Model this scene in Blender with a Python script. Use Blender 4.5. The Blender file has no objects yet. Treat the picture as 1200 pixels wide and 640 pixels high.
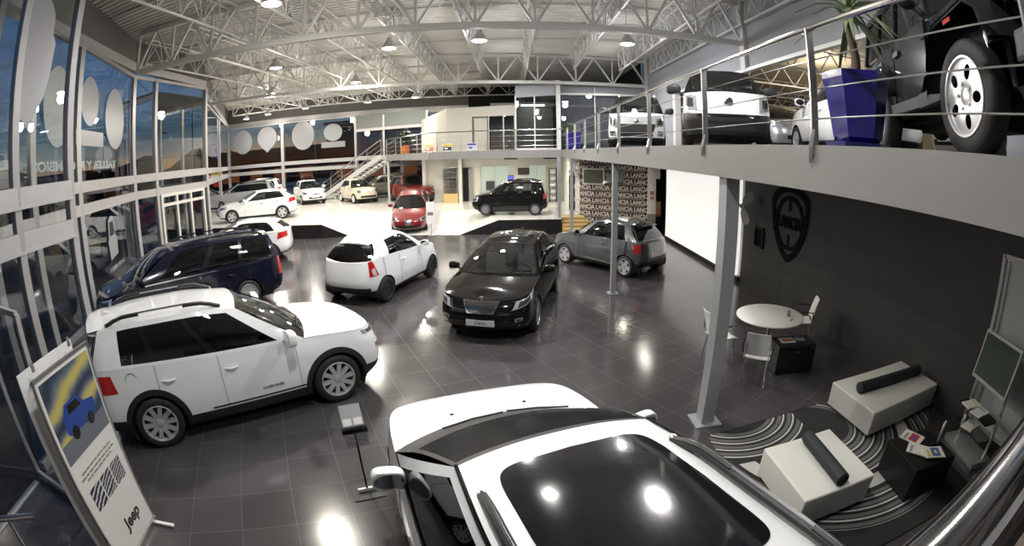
import bpy, bmesh, math, random
import numpy as np
from mathutils import Vector, Matrix
SC = bpy.context.scene
COL = SC.collection
R_ = math.radians
random.seed(7)

# ------------------------------------------------------------------ materials
MATS = {}
def mat(name, col, rough=.5, metal=0., coat=0., emit=None, es=0., spec=.5, trans=0., alpha=1., ior=1.45):
    if name in MATS: return MATS[name]
    m = bpy.data.materials.new(name); m.use_nodes = True
    b = m.node_tree.nodes['Principled BSDF']
    b.inputs['Base Color'].default_value = (*col, 1)
    b.inputs['Roughness'].default_value = rough
    b.inputs['Metallic'].default_value = metal
    b.inputs['Coat Weight'].default_value = coat
    b.inputs['Coat Roughness'].default_value = .04
    b.inputs['Specular IOR Level'].default_value = spec
    b.inputs['Transmission Weight'].default_value = trans
    b.inputs['IOR'].default_value = ior
    b.inputs['Alpha'].default_value = alpha
    if emit:
        b.inputs['Emission Color'].default_value = (*emit, 1)
        b.inputs['Emission Strength'].default_value = es
    MATS[name] = m
    return m

def noisy(name, c1, c2, scale, rough=.5, metal=0., coat=0., bump=0., detail=4., spec=.5, rvar=0.):
    """principled surface whose colour wanders between two tones"""
    if name in MATS: return MATS[name]
    m = mat(name, c1, rough, metal, coat, spec=spec)
    nt = m.node_tree; b = nt.nodes['Principled BSDF']
    tc = nt.nodes.new('ShaderNodeTexCoord')
    n = nt.nodes.new('ShaderNodeTexNoise'); n.inputs['Scale'].default_value = scale; n.inputs['Detail'].default_value = detail
    nt.links.new(tc.outputs['Object'], n.inputs['Vector'])
    mx = nt.nodes.new('ShaderNodeMix'); mx.data_type = 'RGBA'
    mx.inputs[6].default_value = (*c1, 1); mx.inputs[7].default_value = (*c2, 1)
    nt.links.new(n.outputs['Fac'], mx.inputs[0]); nt.links.new(mx.outputs[2], b.inputs['Base Color'])
    if rvar:
        mr = nt.nodes.new('ShaderNodeMapRange'); mr.inputs[3].default_value = rough - rvar; mr.inputs[4].default_value = rough + rvar
        nt.links.new(n.outputs['Fac'], mr.inputs[0]); nt.links.new(mr.outputs[0], b.inputs['Roughness'])
    if bump:
        bp = nt.nodes.new('ShaderNodeBump'); bp.inputs['Strength'].default_value = bump; bp.inputs['Distance'].default_value = .01
        nt.links.new(n.outputs['Fac'], bp.inputs['Height']); nt.links.new(bp.outputs[0], b.inputs['Normal'])
    return m

def paint(name, col, flake=0., rough=.35):
    return mat('paint_' + name, col, rough, flake, 1.0)

def pane(name, tint, gloss=.06, trans=.9, rough=.0, mult=1.3):
    """thin sheet of glass: see-through, tinted, with a mirror film that follows Fresnel"""
    if name in MATS: return MATS[name]
    m = bpy.data.materials.new(name); m.use_nodes = True
    nt = m.node_tree; nt.nodes.clear()
    out = nt.nodes.new('ShaderNodeOutputMaterial')
    tr = nt.nodes.new('ShaderNodeBsdfTransparent'); tr.inputs[0].default_value = (*tint, 1)
    gl = nt.nodes.new('ShaderNodeBsdfGlossy'); gl.inputs['Roughness'].default_value = rough; gl.inputs[0].default_value = (.95, .97, 1, 1)
    fr = nt.nodes.new('ShaderNodeFresnel'); fr.inputs[0].default_value = 1.5
    ad = nt.nodes.new('ShaderNodeMath'); ad.operation = 'MULTIPLY_ADD'; ad.inputs[1].default_value = mult; ad.inputs[2].default_value = gloss
    mx = nt.nodes.new('ShaderNodeMixShader')
    nt.links.new(fr.outputs[0], ad.inputs[0]); nt.links.new(ad.outputs[0], mx.inputs[0])
    nt.links.new(tr.outputs[0], mx.inputs[1]); nt.links.new(gl.outputs[0], mx.inputs[2]); nt.links.new(mx.outputs[0], out.inputs[0])
    MATS[name] = m
    return m

# ------------------------------------------------------------------ objects
def link(o, parent=None):
    COL.objects.link(o)
    if parent is not None: o.parent = parent
    return o

def tag(o, label=None, cat=None, group=None, kind=None):
    if label: o['label'] = label
    if cat: o['category'] = cat
    if group: o['group'] = group
    if kind: o['kind'] = kind
    return o

def thing(name, label, cat, loc=(0, 0, 0), rz=0., group=None, rx=0., ry=0.):
    o = bpy.data.objects.new(name, None)
    o.empty_display_size = .1
    o.location = loc; o.rotation_euler = (rx, ry, rz)
    link(o)
    return tag(o, label, cat, group)

def mesh_obj(name, verts, faces, m, parent=None, smooth=False, angle=None):
    me = bpy.data.meshes.new(name)
    me.from_pydata([tuple(map(float, v)) for v in verts], [], [tuple(map(int, f)) for f in faces])
    me.validate(); me.update()
    if smooth:
        me.polygons.foreach_set('use_smooth', [True] * len(me.polygons))
        if angle: me.set_sharp_from_angle(angle=R_(angle))
    me.materials.append(m)
    return link(bpy.data.objects.new(name, me), parent)

def split_loose(names):
    """parts that came out as several separate pieces become one object per piece"""
    for o in [q for q in COL.objects if q.type == 'MESH' and q.name.split('.')[0] in names]:
        me = o.data; n = len(me.vertices); p = list(range(n))
        def root(i):
            while p[i] != i: p[i] = p[p[i]]; i = p[i]
            return i
        for e in me.edges:
            a, b = root(e.vertices[0]), root(e.vertices[1])
            if a != b: p[a] = b
        comp = {}
        for f in me.polygons: comp.setdefault(root(f.vertices[0]), []).append(f)
        new = names[o.name.split('.')[0]]
        if len(comp) < 2: continue
        for k, fs in enumerate(comp.values()):
            ids = sorted({i for f in fs for i in f.vertices}); mp = {i: j for j, i in enumerate(ids)}
            q = mesh_obj(new, [me.vertices[i].co for i in ids], [[mp[i] for i in f.vertices] for f in fs], me.materials[0], o.parent, fs[0].use_smooth, 40)
            q.matrix_basis = o.matrix_basis.copy()
            for key in ('label', 'kind'):
                if key in o: q[key] = o[key]
        for ch in list(o.children): ch.parent = q
        bpy.data.objects.remove(o)

def copy_tree(o, parent=None):
    c = o.copy(); COL.objects.link(c)
    if parent is not None: c.parent = parent
    for ch in list(o.children): copy_tree(ch, c)
    return c

class MB:
    """collects shapes; build() links them as ONE mesh object"""
    def __init__(s): s.v = []; s.f = []
    def add(s, verts, faces):
        k = len(s.v); s.v += [Vector(v) for v in verts]; s.f += [tuple(i + k for i in f) for f in faces]; return s
    def box(s, lo, hi, M=None, b=0.):
        x0, y0, z0 = lo; x1, y1, z1 = hi
        if b <= 0:
            v = [(x0,y0,z0),(x1,y0,z0),(x1,y1,z0),(x0,y1,z0),(x0,y0,z1),(x1,y0,z1),(x1,y1,z1),(x0,y1,z1)]
            f = [(3,2,1,0),(4,5,6,7),(0,1,5,4),(1,2,6,5),(2,3,7,6),(3,0,4,7)]
        else:
            bm = bmesh.new(); bmesh.ops.create_cube(bm, size=1)
            for q in bm.verts: q.co = ((x0+x1)/2 + q.co.x*(x1-x0), (y0+y1)/2 + q.co.y*(y1-y0), (z0+z1)/2 + q.co.z*(z1-z0))
            bmesh.ops.bevel(bm, geom=bm.edges[:], offset=b, segments=2, affect='EDGES', profile=.6)
            bm.verts.index_update(); v = [q.co.copy() for q in bm.verts]; f = [tuple(q.index for q in p.verts) for p in bm.faces]; bm.free()
        if M is not None: v = [M @ Vector(q) for q in v]
        return s.add(v, f)
    def tube(s, pts, r, n=8, caps=True, M=None, closed=False):
        pts = [Vector(p) for p in pts]; N = len(pts); rr = r if isinstance(r, (list, tuple)) else [r] * N
        V = []; F = []; prev = None
        for i, p in enumerate(pts):
            if closed: d = pts[(i+1) % N] - pts[i-1]
            else: d = pts[min(i+1, N-1)] - pts[max(i-1, 0)]
            d.normalize()
            if prev is None:
                a = Vector((0, 0, 1)) if abs(d.z) < .9 else Vector((1, 0, 0))
                u = d.cross(a).normalized()
            else:
                u = (prev - d * prev.dot(d)).normalized()
            prev = u; w = d.cross(u)
            for k in range(n):
                t = 2 * math.pi * k / n + math.pi / n
                V.append(p + (u * math.cos(t) + w * math.sin(t)) * rr[i])
        for i in range(N if closed else N - 1):
            j = (i + 1) % N
            for k in range(n):
                F.append((i*n+k, i*n+(k+1) % n, j*n+(k+1) % n, j*n+k))
        if caps and not closed:
            F.append(tuple(range(n-1, -1, -1))); F.append(tuple((N-1)*n+k for k in range(n)))
        if M is not None: V = [M @ q for q in V]
        return s.add(V, F)
    def bar(s, a, b, w, h=None):
        """square bar from a to b"""
        return s.tube([a, b], (w if h is None else w) * .7071, 4)
    def beam(s, a, b, w, h, M=None):
        """rectangular beam between a and b, width w across, height h upright"""
        a = Vector(a); b = Vector(b); d = (b - a).normalized()
        up = Vector((0, 0, 1)) if abs(d.z) < .95 else Vector((0, 1, 0))
        sx = d.cross(up).normalized() * (w / 2); sz = sx.cross(d).normalized() * (h / 2)
        V = [p + i * sx + j * sz for p in (a, b) for i, j in ((-1, -1), (1, -1), (1, 1), (-1, 1))]
        F = [(0,1,2,3),(7,6,5,4),(0,4,5,1),(1,5,6,2),(2,6,7,3),(3,7,4,0)]
        if M is not None: V = [M @ q for q in V]
        return s.add(V, F)
    def lathe(s, prof, n=24, M=None, cap=True):
        """profile of (radius, height) around z"""
        V = []; F = []; N = len(prof)
        for r, z in prof:
            for k in range(n):
                t = 2 * math.pi * k / n; V.append(Vector((r * math.cos(t), r * math.sin(t), z)))
        for i in range(N - 1):
            for k in range(n): F.append((i*n+k, i*n+(k+1) % n, (i+1)*n+(k+1) % n, (i+1)*n+k))
        if cap:
            if prof[0][0] > 1e-6: F.append(tuple(range(n-1, -1, -1)))
            if prof[-1][0] > 1e-6: F.append(tuple((N-1)*n+k for k in range(n)))
        if M is not None: V = [M @ q for q in V]
        return s.add(V, F)
    def prism(s, poly, z0, z1, M=None):
        n = len(poly)
        V = [Vector((x, y, z0)) for x, y in poly] + [Vector((x, y, z1)) for x, y in poly]
        F = [tuple(range(n-1, -1, -1)), tuple(range(n, 2*n))] + [(i, (i+1) % n, (i+1) % n + n, i + n) for i in range(n)]
        if M is not None: V = [M @ q for q in V]
        return s.add(V, F)
    def sheet(s, V, F, off):
        """a sheet given thickness: V and its copy moved by off, closed along the open edges"""
        n = len(V); off = Vector(off); cnt = {}
        for f in F:
            for i in range(len(f)): e = (f[i], f[(i+1) % len(f)]); cnt[e] = 1
        rim = [(a+n, b+n, b, a)[::-1] if True else 0 for a, b in cnt if (b, a) not in cnt]
        return s.add([Vector(v) for v in V] + [Vector(v)+off for v in V], list(F) + [tuple(i+n for i in f[::-1]) for f in F] + [tuple(q) for q in rim])
    def quad(s, a, b, c, d): return s.add([a, b, c, d], [(0, 1, 2, 3)])
    def ball(s, c, r, seg=16, rings=10, M=None):
        rx, ry, rz = r if isinstance(r, (tuple, list)) else (r, r, r)
        V = []; F = []
        for i in range(rings + 1):
            a = math.pi * i / rings
            for k in range(seg):
                t = 2 * math.pi * k / seg
                V.append(Vector((c[0] + rx*math.sin(a)*math.cos(t), c[1] + ry*math.sin(a)*math.sin(t), c[2] + rz*math.cos(a))))
        for i in range(rings):
            for k in range(seg): F.append((i*seg+k, (i+1)*seg+k, (i+1)*seg+(k+1) % seg, i*seg+(k+1) % seg))
        if M is not None: V = [M @ q for q in V]
        return s.add(V, F)
    def build(s, name, m, parent=None, smooth=False, angle=35):
        return mesh_obj(name, s.v, s.f, m, parent, smooth, angle)

def frame(origin, xdir, ydir):
    """4x4 matrix with local x,y along the given directions (z = x cross y)"""
    x = Vector(xdir).normalized(); z = x.cross(Vector(ydir)).normalized(); y = z.cross(x)
    M = Matrix((x, y, z)).transposed().to_4x4(); M.translation = Vector(origin)
    return M

def text_mesh(name, body, size, m, M, parent=None, depth=.004, align='CENTER', bold=0., shear=0., sx=1.):
    """lettering as a mesh lying in the local x-y plane of M"""
    cu = bpy.data.curves.new('tmp', 'FONT'); cu.body = body; cu.size = size; cu.extrude = depth; cu.align_x = align; cu.align_y = 'CENTER'
    cu.offset = bold; cu.shear = shear; cu.resolution_u = 3
    ob = bpy.data.objects.new('tmp', cu); COL.objects.link(ob)
    bpy.context.view_layer.update()
    dg = bpy.context.evaluated_depsgraph_get()
    me = bpy.data.meshes.new_from_object(ob.evaluated_get(dg)); me.name = name
    bpy.data.objects.remove(ob); bpy.data.curves.remove(cu)
    me.transform(M @ Matrix.Diagonal((sx, 1, 1, 1)))
    me.materials.clear(); me.materials.append(m)
    return link(bpy.data.objects.new(name, me), parent)
# ------------------------------------------------------------------ cars
BLACKP = noisy('black_plastic', (.012, .012, .013), (.02, .02, .021), 60, .5)
TRIM = mat('gloss_black', (.006, .006, .007), .12, coat=.5)
SEAM = mat('panel_gap', (.01, .01, .01), .7)
CHROME = mat('chrome', (.75, .75, .77), .08, 1.)
TYRE = noisy('tyre_rubber', (.012, .012, .012), (.02, .02, .02), 40, .65)
ALLOY = mat('alloy', (.66, .66, .68), .28, .6)
DARKALLOY = mat('dark_alloy', (.03, .03, .033), .3, .6)
GREYALLOY = mat('grey_alloy', (.33, .33, .35), .3, .8)
HUBDARK = mat('brake_dark', (.02, .02, .02), .7)
LENS = mat('headlamp_lens', (.55, .58, .62), .06, .55, 1.)
LENSDARK = mat('headlamp_bezel', (.05, .05, .055), .15, .3, 1.)
TAIL = mat('taillamp_red', (.45, .012, .012), .12, 0, 1.)
TAILW = mat('taillamp_clear', (.6, .55, .55), .12, 0, 1.)
PLATE = mat('plate_white', (.7, .7, .7), .4)
UNDER = mat('underbody', (.02, .02, .022), .8)
CABIN = noisy('cabin_trim', (.018, .018, .02), (.03, .03, .032), 20, .75)
SEATC = noisy('seat_cloth', (.05, .05, .053), (.08, .08, .083), 30, .85)
SEATL = noisy('seat_cloth_light', (.38, .36, .33), (.45, .43, .4), 30, .8)
MIRG = mat('mirror_glass', (.6, .62, .65), .03, 1.)
SRGLASS = mat('roof_glass', (.004, .004, .005), .025, spec=.5)
GLASS_DARK = pane('privacy_glass', (.028, .028, .03), .02)
GLASS_MID = pane('tinted_glass', (.42, .45, .44), .03)
SHADE_WS = pane('shaded_windscreen', (.04, .04, .04), .0, rough=.25, mult=.3)
GLASS_CLEAR = pane('windscreen_glass', (.66, .7, .69), .03)

def pchip(xs, ys):
    """monotone cubic through the points; returns a vectorised function"""
    xs = np.asarray(xs, float); ys = np.asarray(ys, float); h = np.diff(xs); d = np.diff(ys) / h
    m = np.zeros_like(ys); m[0] = d[0]; m[-1] = d[-1]
    for i in range(1, len(xs) - 1):
        if d[i-1] * d[i] > 0:
            w1 = 2*h[i] + h[i-1]; w2 = h[i] + 2*h[i-1]; m[i] = (w1 + w2) / (w1/d[i-1] + w2/d[i])
    def f(q):
        q = np.clip(np.asarray(q, float), xs[0], xs[-1]); i = np.clip(np.searchsorted(xs, q, 'right') - 1, 0, len(xs) - 2)
        t = (q - xs[i]) / h[i]
        return (2*t**3 - 3*t**2 + 1)*ys[i] + (t**3 - 2*t**2 + t)*h[i]*m[i] + (-2*t**3 + 3*t**2)*ys[i+1] + (t**3 - t**2)*h[i]*m[i+1]
    return f

class Car:
    """A car body lofted from its plan outline, shoulder line, roof line and pillars. x forward, origin on the ground half way between the axles."""
    def __init__(s, sp):
        s.sp = sp; s.w = sp['W'] / 2; s.XF = sp['wb']/2 + sp['fo']; s.XR = s.XF - sp['L']; s.xf = sp['wb']/2; s.xr = -sp['wb']/2
        XF, XR, w = s.XF, s.XR, s.w
        nose, tail = sp.get('nose', 1.), sp.get('tail', 1.)
        xa, xb = sp['A'][0], sp['D'][0]
        k = [(XF, 0), (XF-.015*nose, .3), (XF-.08*nose, .66), (XF-.25*nose, .895), (XF-.5*nose, .97), (s.xf-.1, .995), (.35, 1.), (0, 1.), (-.4, 1.),
             (s.xr, 1.-.01*tail), (XR+.42*tail, .965), (XR+.2*tail, .9), (XR+.06*tail, .7), (XR+.012, .34), (XR, 0)]
        k = [(x, y*w) for x, y in k]
        c = [0]
        for a, b in zip(k, k[1:]): c.append(c[-1] + math.hypot(a[0]-b[0], a[1]-b[1]))
        s.c = np.array(c); s.U = c[-1]
        s.fx = pchip(c, [p[0] for p in k]); s.fy = pchip(c, [p[1] for p in k])
        s.wF = pchip([0, c[2], c[3], c[4], c[5], s.U], [1, .95, .7, .3, 0, 0]); s.wR = pchip([0, c[9], c[10], c[11], c[12], s.U], [0, 0, .4, .75, .95, 1])
        sh = sp['shoulder']; sh = sorted(sh); s.z4 = pchip([p[0] for p in sh], [p[1] for p in sh])
        # rows: front z, side z, rear z, lateral scale, front inset, rear inset   (row 4 = shoulder)
        g = sp.get('rows') or [(.24, .23, .30, .90, .16, .12), (.34, .32, .38, .965, .05, .04), (.50, .52, .55, 1.0, .0, .0), (.66, .70, .78, .985, .03, .02)]
        s.rows = g; s.shs = sp.get('shs', .945); s.insF = sp.get('insF', .14); s.insR = sp.get('insR', .06)
        s.V = [0, .16, .42, .72, 1.]
    def side(s, u, v):
        """left side surface: u metres along the outline from nose to tail, v 0 (sill) .. 1 (shoulder)"""
        u = np.asarray(u, float); v = np.asarray(v, float); u, v = np.broadcast_arrays(u, v)
        x0 = s.fx(u); y0 = s.fy(u); wf = s.wF(u); wr = s.wR(u)
        X = []; Y = []; Z = []
        for zf, zs, zr, sy, i1, i2 in s.rows:
            X.append(x0 - i1*wf + i2*wr); Y.append(y0*sy); Z.append(zf*wf + zr*wr + zs*(1-wf-wr))
        x4 = x0 - s.insF*wf + s.insR*wr
        X.append(x4); Y.append(y0*s.shs); Z.append(s.z4(x4))
        P = np.stack([np.stack(X), np.stack(Y), np.stack(Z)])      # 3,5,...
        out = np.zeros(P.shape[0:1] + u.shape); V = np.array(s.V)
        # vectorised pchip over the five rows
        h = np.diff(V).reshape((4,) + (1,)*u.ndim)
        for a in range(3):
            y = P[a]; d = np.diff(y, axis=0) / h; m = np.zeros_like(y); m[0] = d[0]; m[4] = d[3]*.6 + .0
            for i in (1, 2, 3):
                ok = d[i-1]*d[i] > 0; w1 = 2*h[i] + h[i-1]; w2 = h[i] + 2*h[i-1]
                with np.errstate(all='ignore'): mm = (w1 + w2) / (w1/d[i-1] + w2/d[i])
                m[i] = np.where(ok, mm, 0)
            i = np.clip(np.searchsorted(V, v, 'right') - 1, 0, 3); t = (v - V[i]) / np.diff(V)[i]; hh = np.diff(V)[i]
            tk = lambda A, j: np.take_along_axis(A, j[None], 0)[0]
            out[a] = (2*t**3-3*t**2+1)*tk(y, i) + (t**3-2*t**2+t)*hh*tk(m, i) + (-2*t**3+3*t**2)*tk(y, i+1) + (t**3-t**2)*hh*tk(m, i+1)
        return np.moveaxis(out, 0, -1)
    def uat(s, x, top=True):
        """u where the shoulder reaches x"""
        us = np.linspace(0, s.U, 600); X = s.side(us, np.full(600, 1. if top else .5))[:, 0]
        return float(np.interp(-x, -X, us))
    def normal(s, u, v):
        e = .004
        a = s.side(np.clip(u+e, 0, s.U), v) - s.side(np.clip(u-e, 0, s.U), v); b = s.side(u, np.clip(v+e, 0, 1)) - s.side(u, np.clip(v-e, 0, 1))
        n = np.cross(b, a); n = n / (np.linalg.norm(n, axis=-1, keepdims=True) + 1e-12)
        return np.where((n[..., 1:2] < 0) & (np.abs(n[..., 1:2]) > .3), -n, n)

def grid_faces(nu, nv, off=0, flip=False):
    F = []
    for i in range(nu-1):
        for j in range(nv-1):
            q = (off+i*nv+j, off+i*nv+j+1, off+(i+1)*nv+j+1, off+(i+1)*nv+j)
            F.append(q[::-1] if flip else q)
    return F

def both(P):
    """mirror an array of points to the right side"""
    Q = P.copy(); Q[..., 1] *= -1; return Q

class Panels:
    """vertex/face pools, one per panel name, left half mirrored on request"""
    def __init__(s): s.d = {}
    def grid(s, key, P, mirror=True, flip=False, mask=None):
        nu, nv = P.shape[:2]
        for k, Q in enumerate((P, both(P)) if mirror else (P,)):
            v, f = s.d.setdefault(key, ([], []))
            off = len(v); v += list(Q.reshape(-1, 3))
            F = grid_faces(nu, nv, off, flip ^ (k == 1))
            if mask is not None: F = [q for q, m in zip(F, mask.reshape(-1)) if m]
            f += F
    def build(s, key, name, m, parent, weld=True, smooth=True, angle=40, solid=0.):
        v, f = s.d[key]
        used = sorted({i for q in f for i in q}); mp = {i: n for n, i in enumerate(used)}
        me = bpy.data.meshes.new(name)
        me.from_pydata([tuple(map(float, v[i])) for i in used], [], [tuple(mp[i] for i in q) for q in f])
        bm = bmesh.new(); bm.from_mesh(me)
        if weld: bmesh.ops.remove_doubles(bm, verts=bm.verts, dist=.0012)
        bmesh.ops.recalc_face_normals(bm, faces=bm.faces)
        bm.to_mesh(me); bm.free()
        me.polygons.foreach_set('use_smooth', [True]*len(me.polygons)); me.set_sharp_from_angle(angle=R_(angle))
        me.materials.append(m)
        return link(bpy.data.objects.new(name, me), parent)

WHEELS = {}
def wheel_mesh(design, R):
    """(tyre mesh, rim mesh, hub mesh) with the axle along +y (outward)"""
    key = (design, round(R, 3))
    if key in WHEELS: return WHEELS[key]
    r = R * {'steel': .62, 'jeep': .68}.get(design, .70); wd = .105
    Mx = Matrix.Rotation(-math.pi/2, 4, 'X')          # lathe z -> +y
    b = MB(); b.lathe([(r, -wd), (R-.035, -wd), (R-.008, -wd+.03), (R, -wd+.06), (R, wd-.06), (R-.008, wd-.03), (R-.03, wd-.008), (r+.03, wd), (r, wd-.012), (r-.004, wd-.05), (r-.004, -wd+.02), (r, -wd)], 40, Mx, False)
    t = b.build('tyre', TYRE, None, True, 50); tm = t.data; bpy.data.objects.remove(t)
    b = MB(); b.lathe([(r-.006, wd-.012), (r+.006, wd-.006), (r+.002, wd+.0), (r-.012, wd-.0), (r-.026, wd-.03), (r-.03, wd-.12)], 40, Mx, False)
    n, wid, tw = {'five': (5, .42, 0), 'star': (5, .62, .0), 'ten': (10, .20, 0), 'multi': (14, .22, .0), 'seven': (7, .42, .0), 'y': (10, .26, .0), 'steel': (9, .55, 0), 'jeep': (5, .95, 0)}[design]
    if design == 'jeep':                                     # dished disc with five oval holes
        na, nr = 100, 14; V = []; F = []; dead = {}
        for i in range(na):
            a = 2*math.pi*i/na; kk = round(a/(2*math.pi/5)); da = a-kk*2*math.pi/5
            for j in range(nr+1):
                rr = .05+(r-.055)*j/nr; tx, ty = rr*math.cos(da)-r*.63, rr*math.sin(da); e = (tx/(r*.20))**2+(ty/(r*.145))**2
                dead[i, j] = e < 1; 
                if e < 1:
                    q = max(e, 1e-6)**.5; tx, ty = tx/q, ty/q; X, Y = tx+r*.63, ty; ang = kk*2*math.pi/5; x, y = X*math.cos(ang)-Y*math.sin(ang), X*math.sin(ang)+Y*math.cos(ang)
                else: x, y = rr*math.cos(a), rr*math.sin(a)
                V.append(Mx @ Vector((x, y, wd-.03+.018*math.sin(min(1, math.hypot(x, y)/r)*math.pi*.9))))
        for i in range(na):
            for j in range(nr):
                k4 = [(i, j), (i, j+1), ((i+1) % na, j+1), ((i+1) % na, j)]
                if not all(dead[q] for q in k4): F.append(tuple(p*(nr+1)+q for p, q in k4))
        b.add(V, F); n = 0
        for k in range(5):
            a = 2*math.pi*(k+.5)/5; b.lathe([(0, wd+.0), (.011, wd-.002), (.013, wd-.03)], 8, Mx @ Matrix.Translation((.085*math.cos(a), .085*math.sin(a), 0)))
    for i in range(n):
        a = 2*math.pi*i/n
        if design in ('y',): a += (.13 if i % 2 else -.13)
        w0, w1 = .05*(1+wid), .10*wid + .012
        if design == 'jeep': w0, w1 = .085, .135
        if design == 'steel': w0, w1 = .03, .075
        P = []
        for q, (rad, hw, y) in enumerate(((.035, w0*.55, wd-.030), (r*.45, (w0*.5+w1)*.5, wd-.018), (r-.012, w1*.62+.012, wd-.012))):
            for sgn in (-1, 1):
                for dz in (0, -.035):
                    P.append(Vector((rad, sgn*hw, y+dz)))
        Q = [Mx @ (Matrix.Rotation(a, 4, 'Z') @ p) for p in P]
        F = []
        for q in (0, 1):
            o = q*4
            F += [(o, o+2, o+6, o+4), (o, o+4, o+5, o+1), (o+2, o+3, o+7, o+6)]
        F += [(8, 10, 11, 9)]
        b.add(Q, F)
    b.lathe([(.0, wd-.012), (.03, wd-.012), (.06, wd-.02), (.068, wd-.05)], 24, Mx, False)
    t = b.build('rim', ALLOY, None, True, 40); rm = t.data; bpy.data.objects.remove(t)
    b = MB(); b.lathe([(0, wd-.075), (r-.02, wd-.075), (r-.02, wd-.10)], 28, Mx, False)
    t = b.build('brake_disc', HUBDARK, None); hm = t.data; bpy.data.objects.remove(t)
    WHEELS[key] = (tm, rm, hm)
    return WHEELS[key]

def add_wheel(parent, design, R, x, y, z, sgn, rimmat, steer=0.):
    tm, rm, hm = wheel_mesh(design, R)
    o = link(bpy.data.objects.new('wheel', tm), parent); o.location = (x, y, z); o.rotation_euler = (0, random.uniform(0, .6), (0 if sgn > 0 else math.pi) + steer)
    key = rm.name + rimmat.name
    if key not in WHEELS:
        q = rm.copy(); q.materials.clear(); q.materials.append(rimmat); WHEELS[key] = q
    link(bpy.data.objects.new('rim', WHEELS[key]), o)
    link(bpy.data.objects.new('brake_disc', hm), o)
    return o

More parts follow.
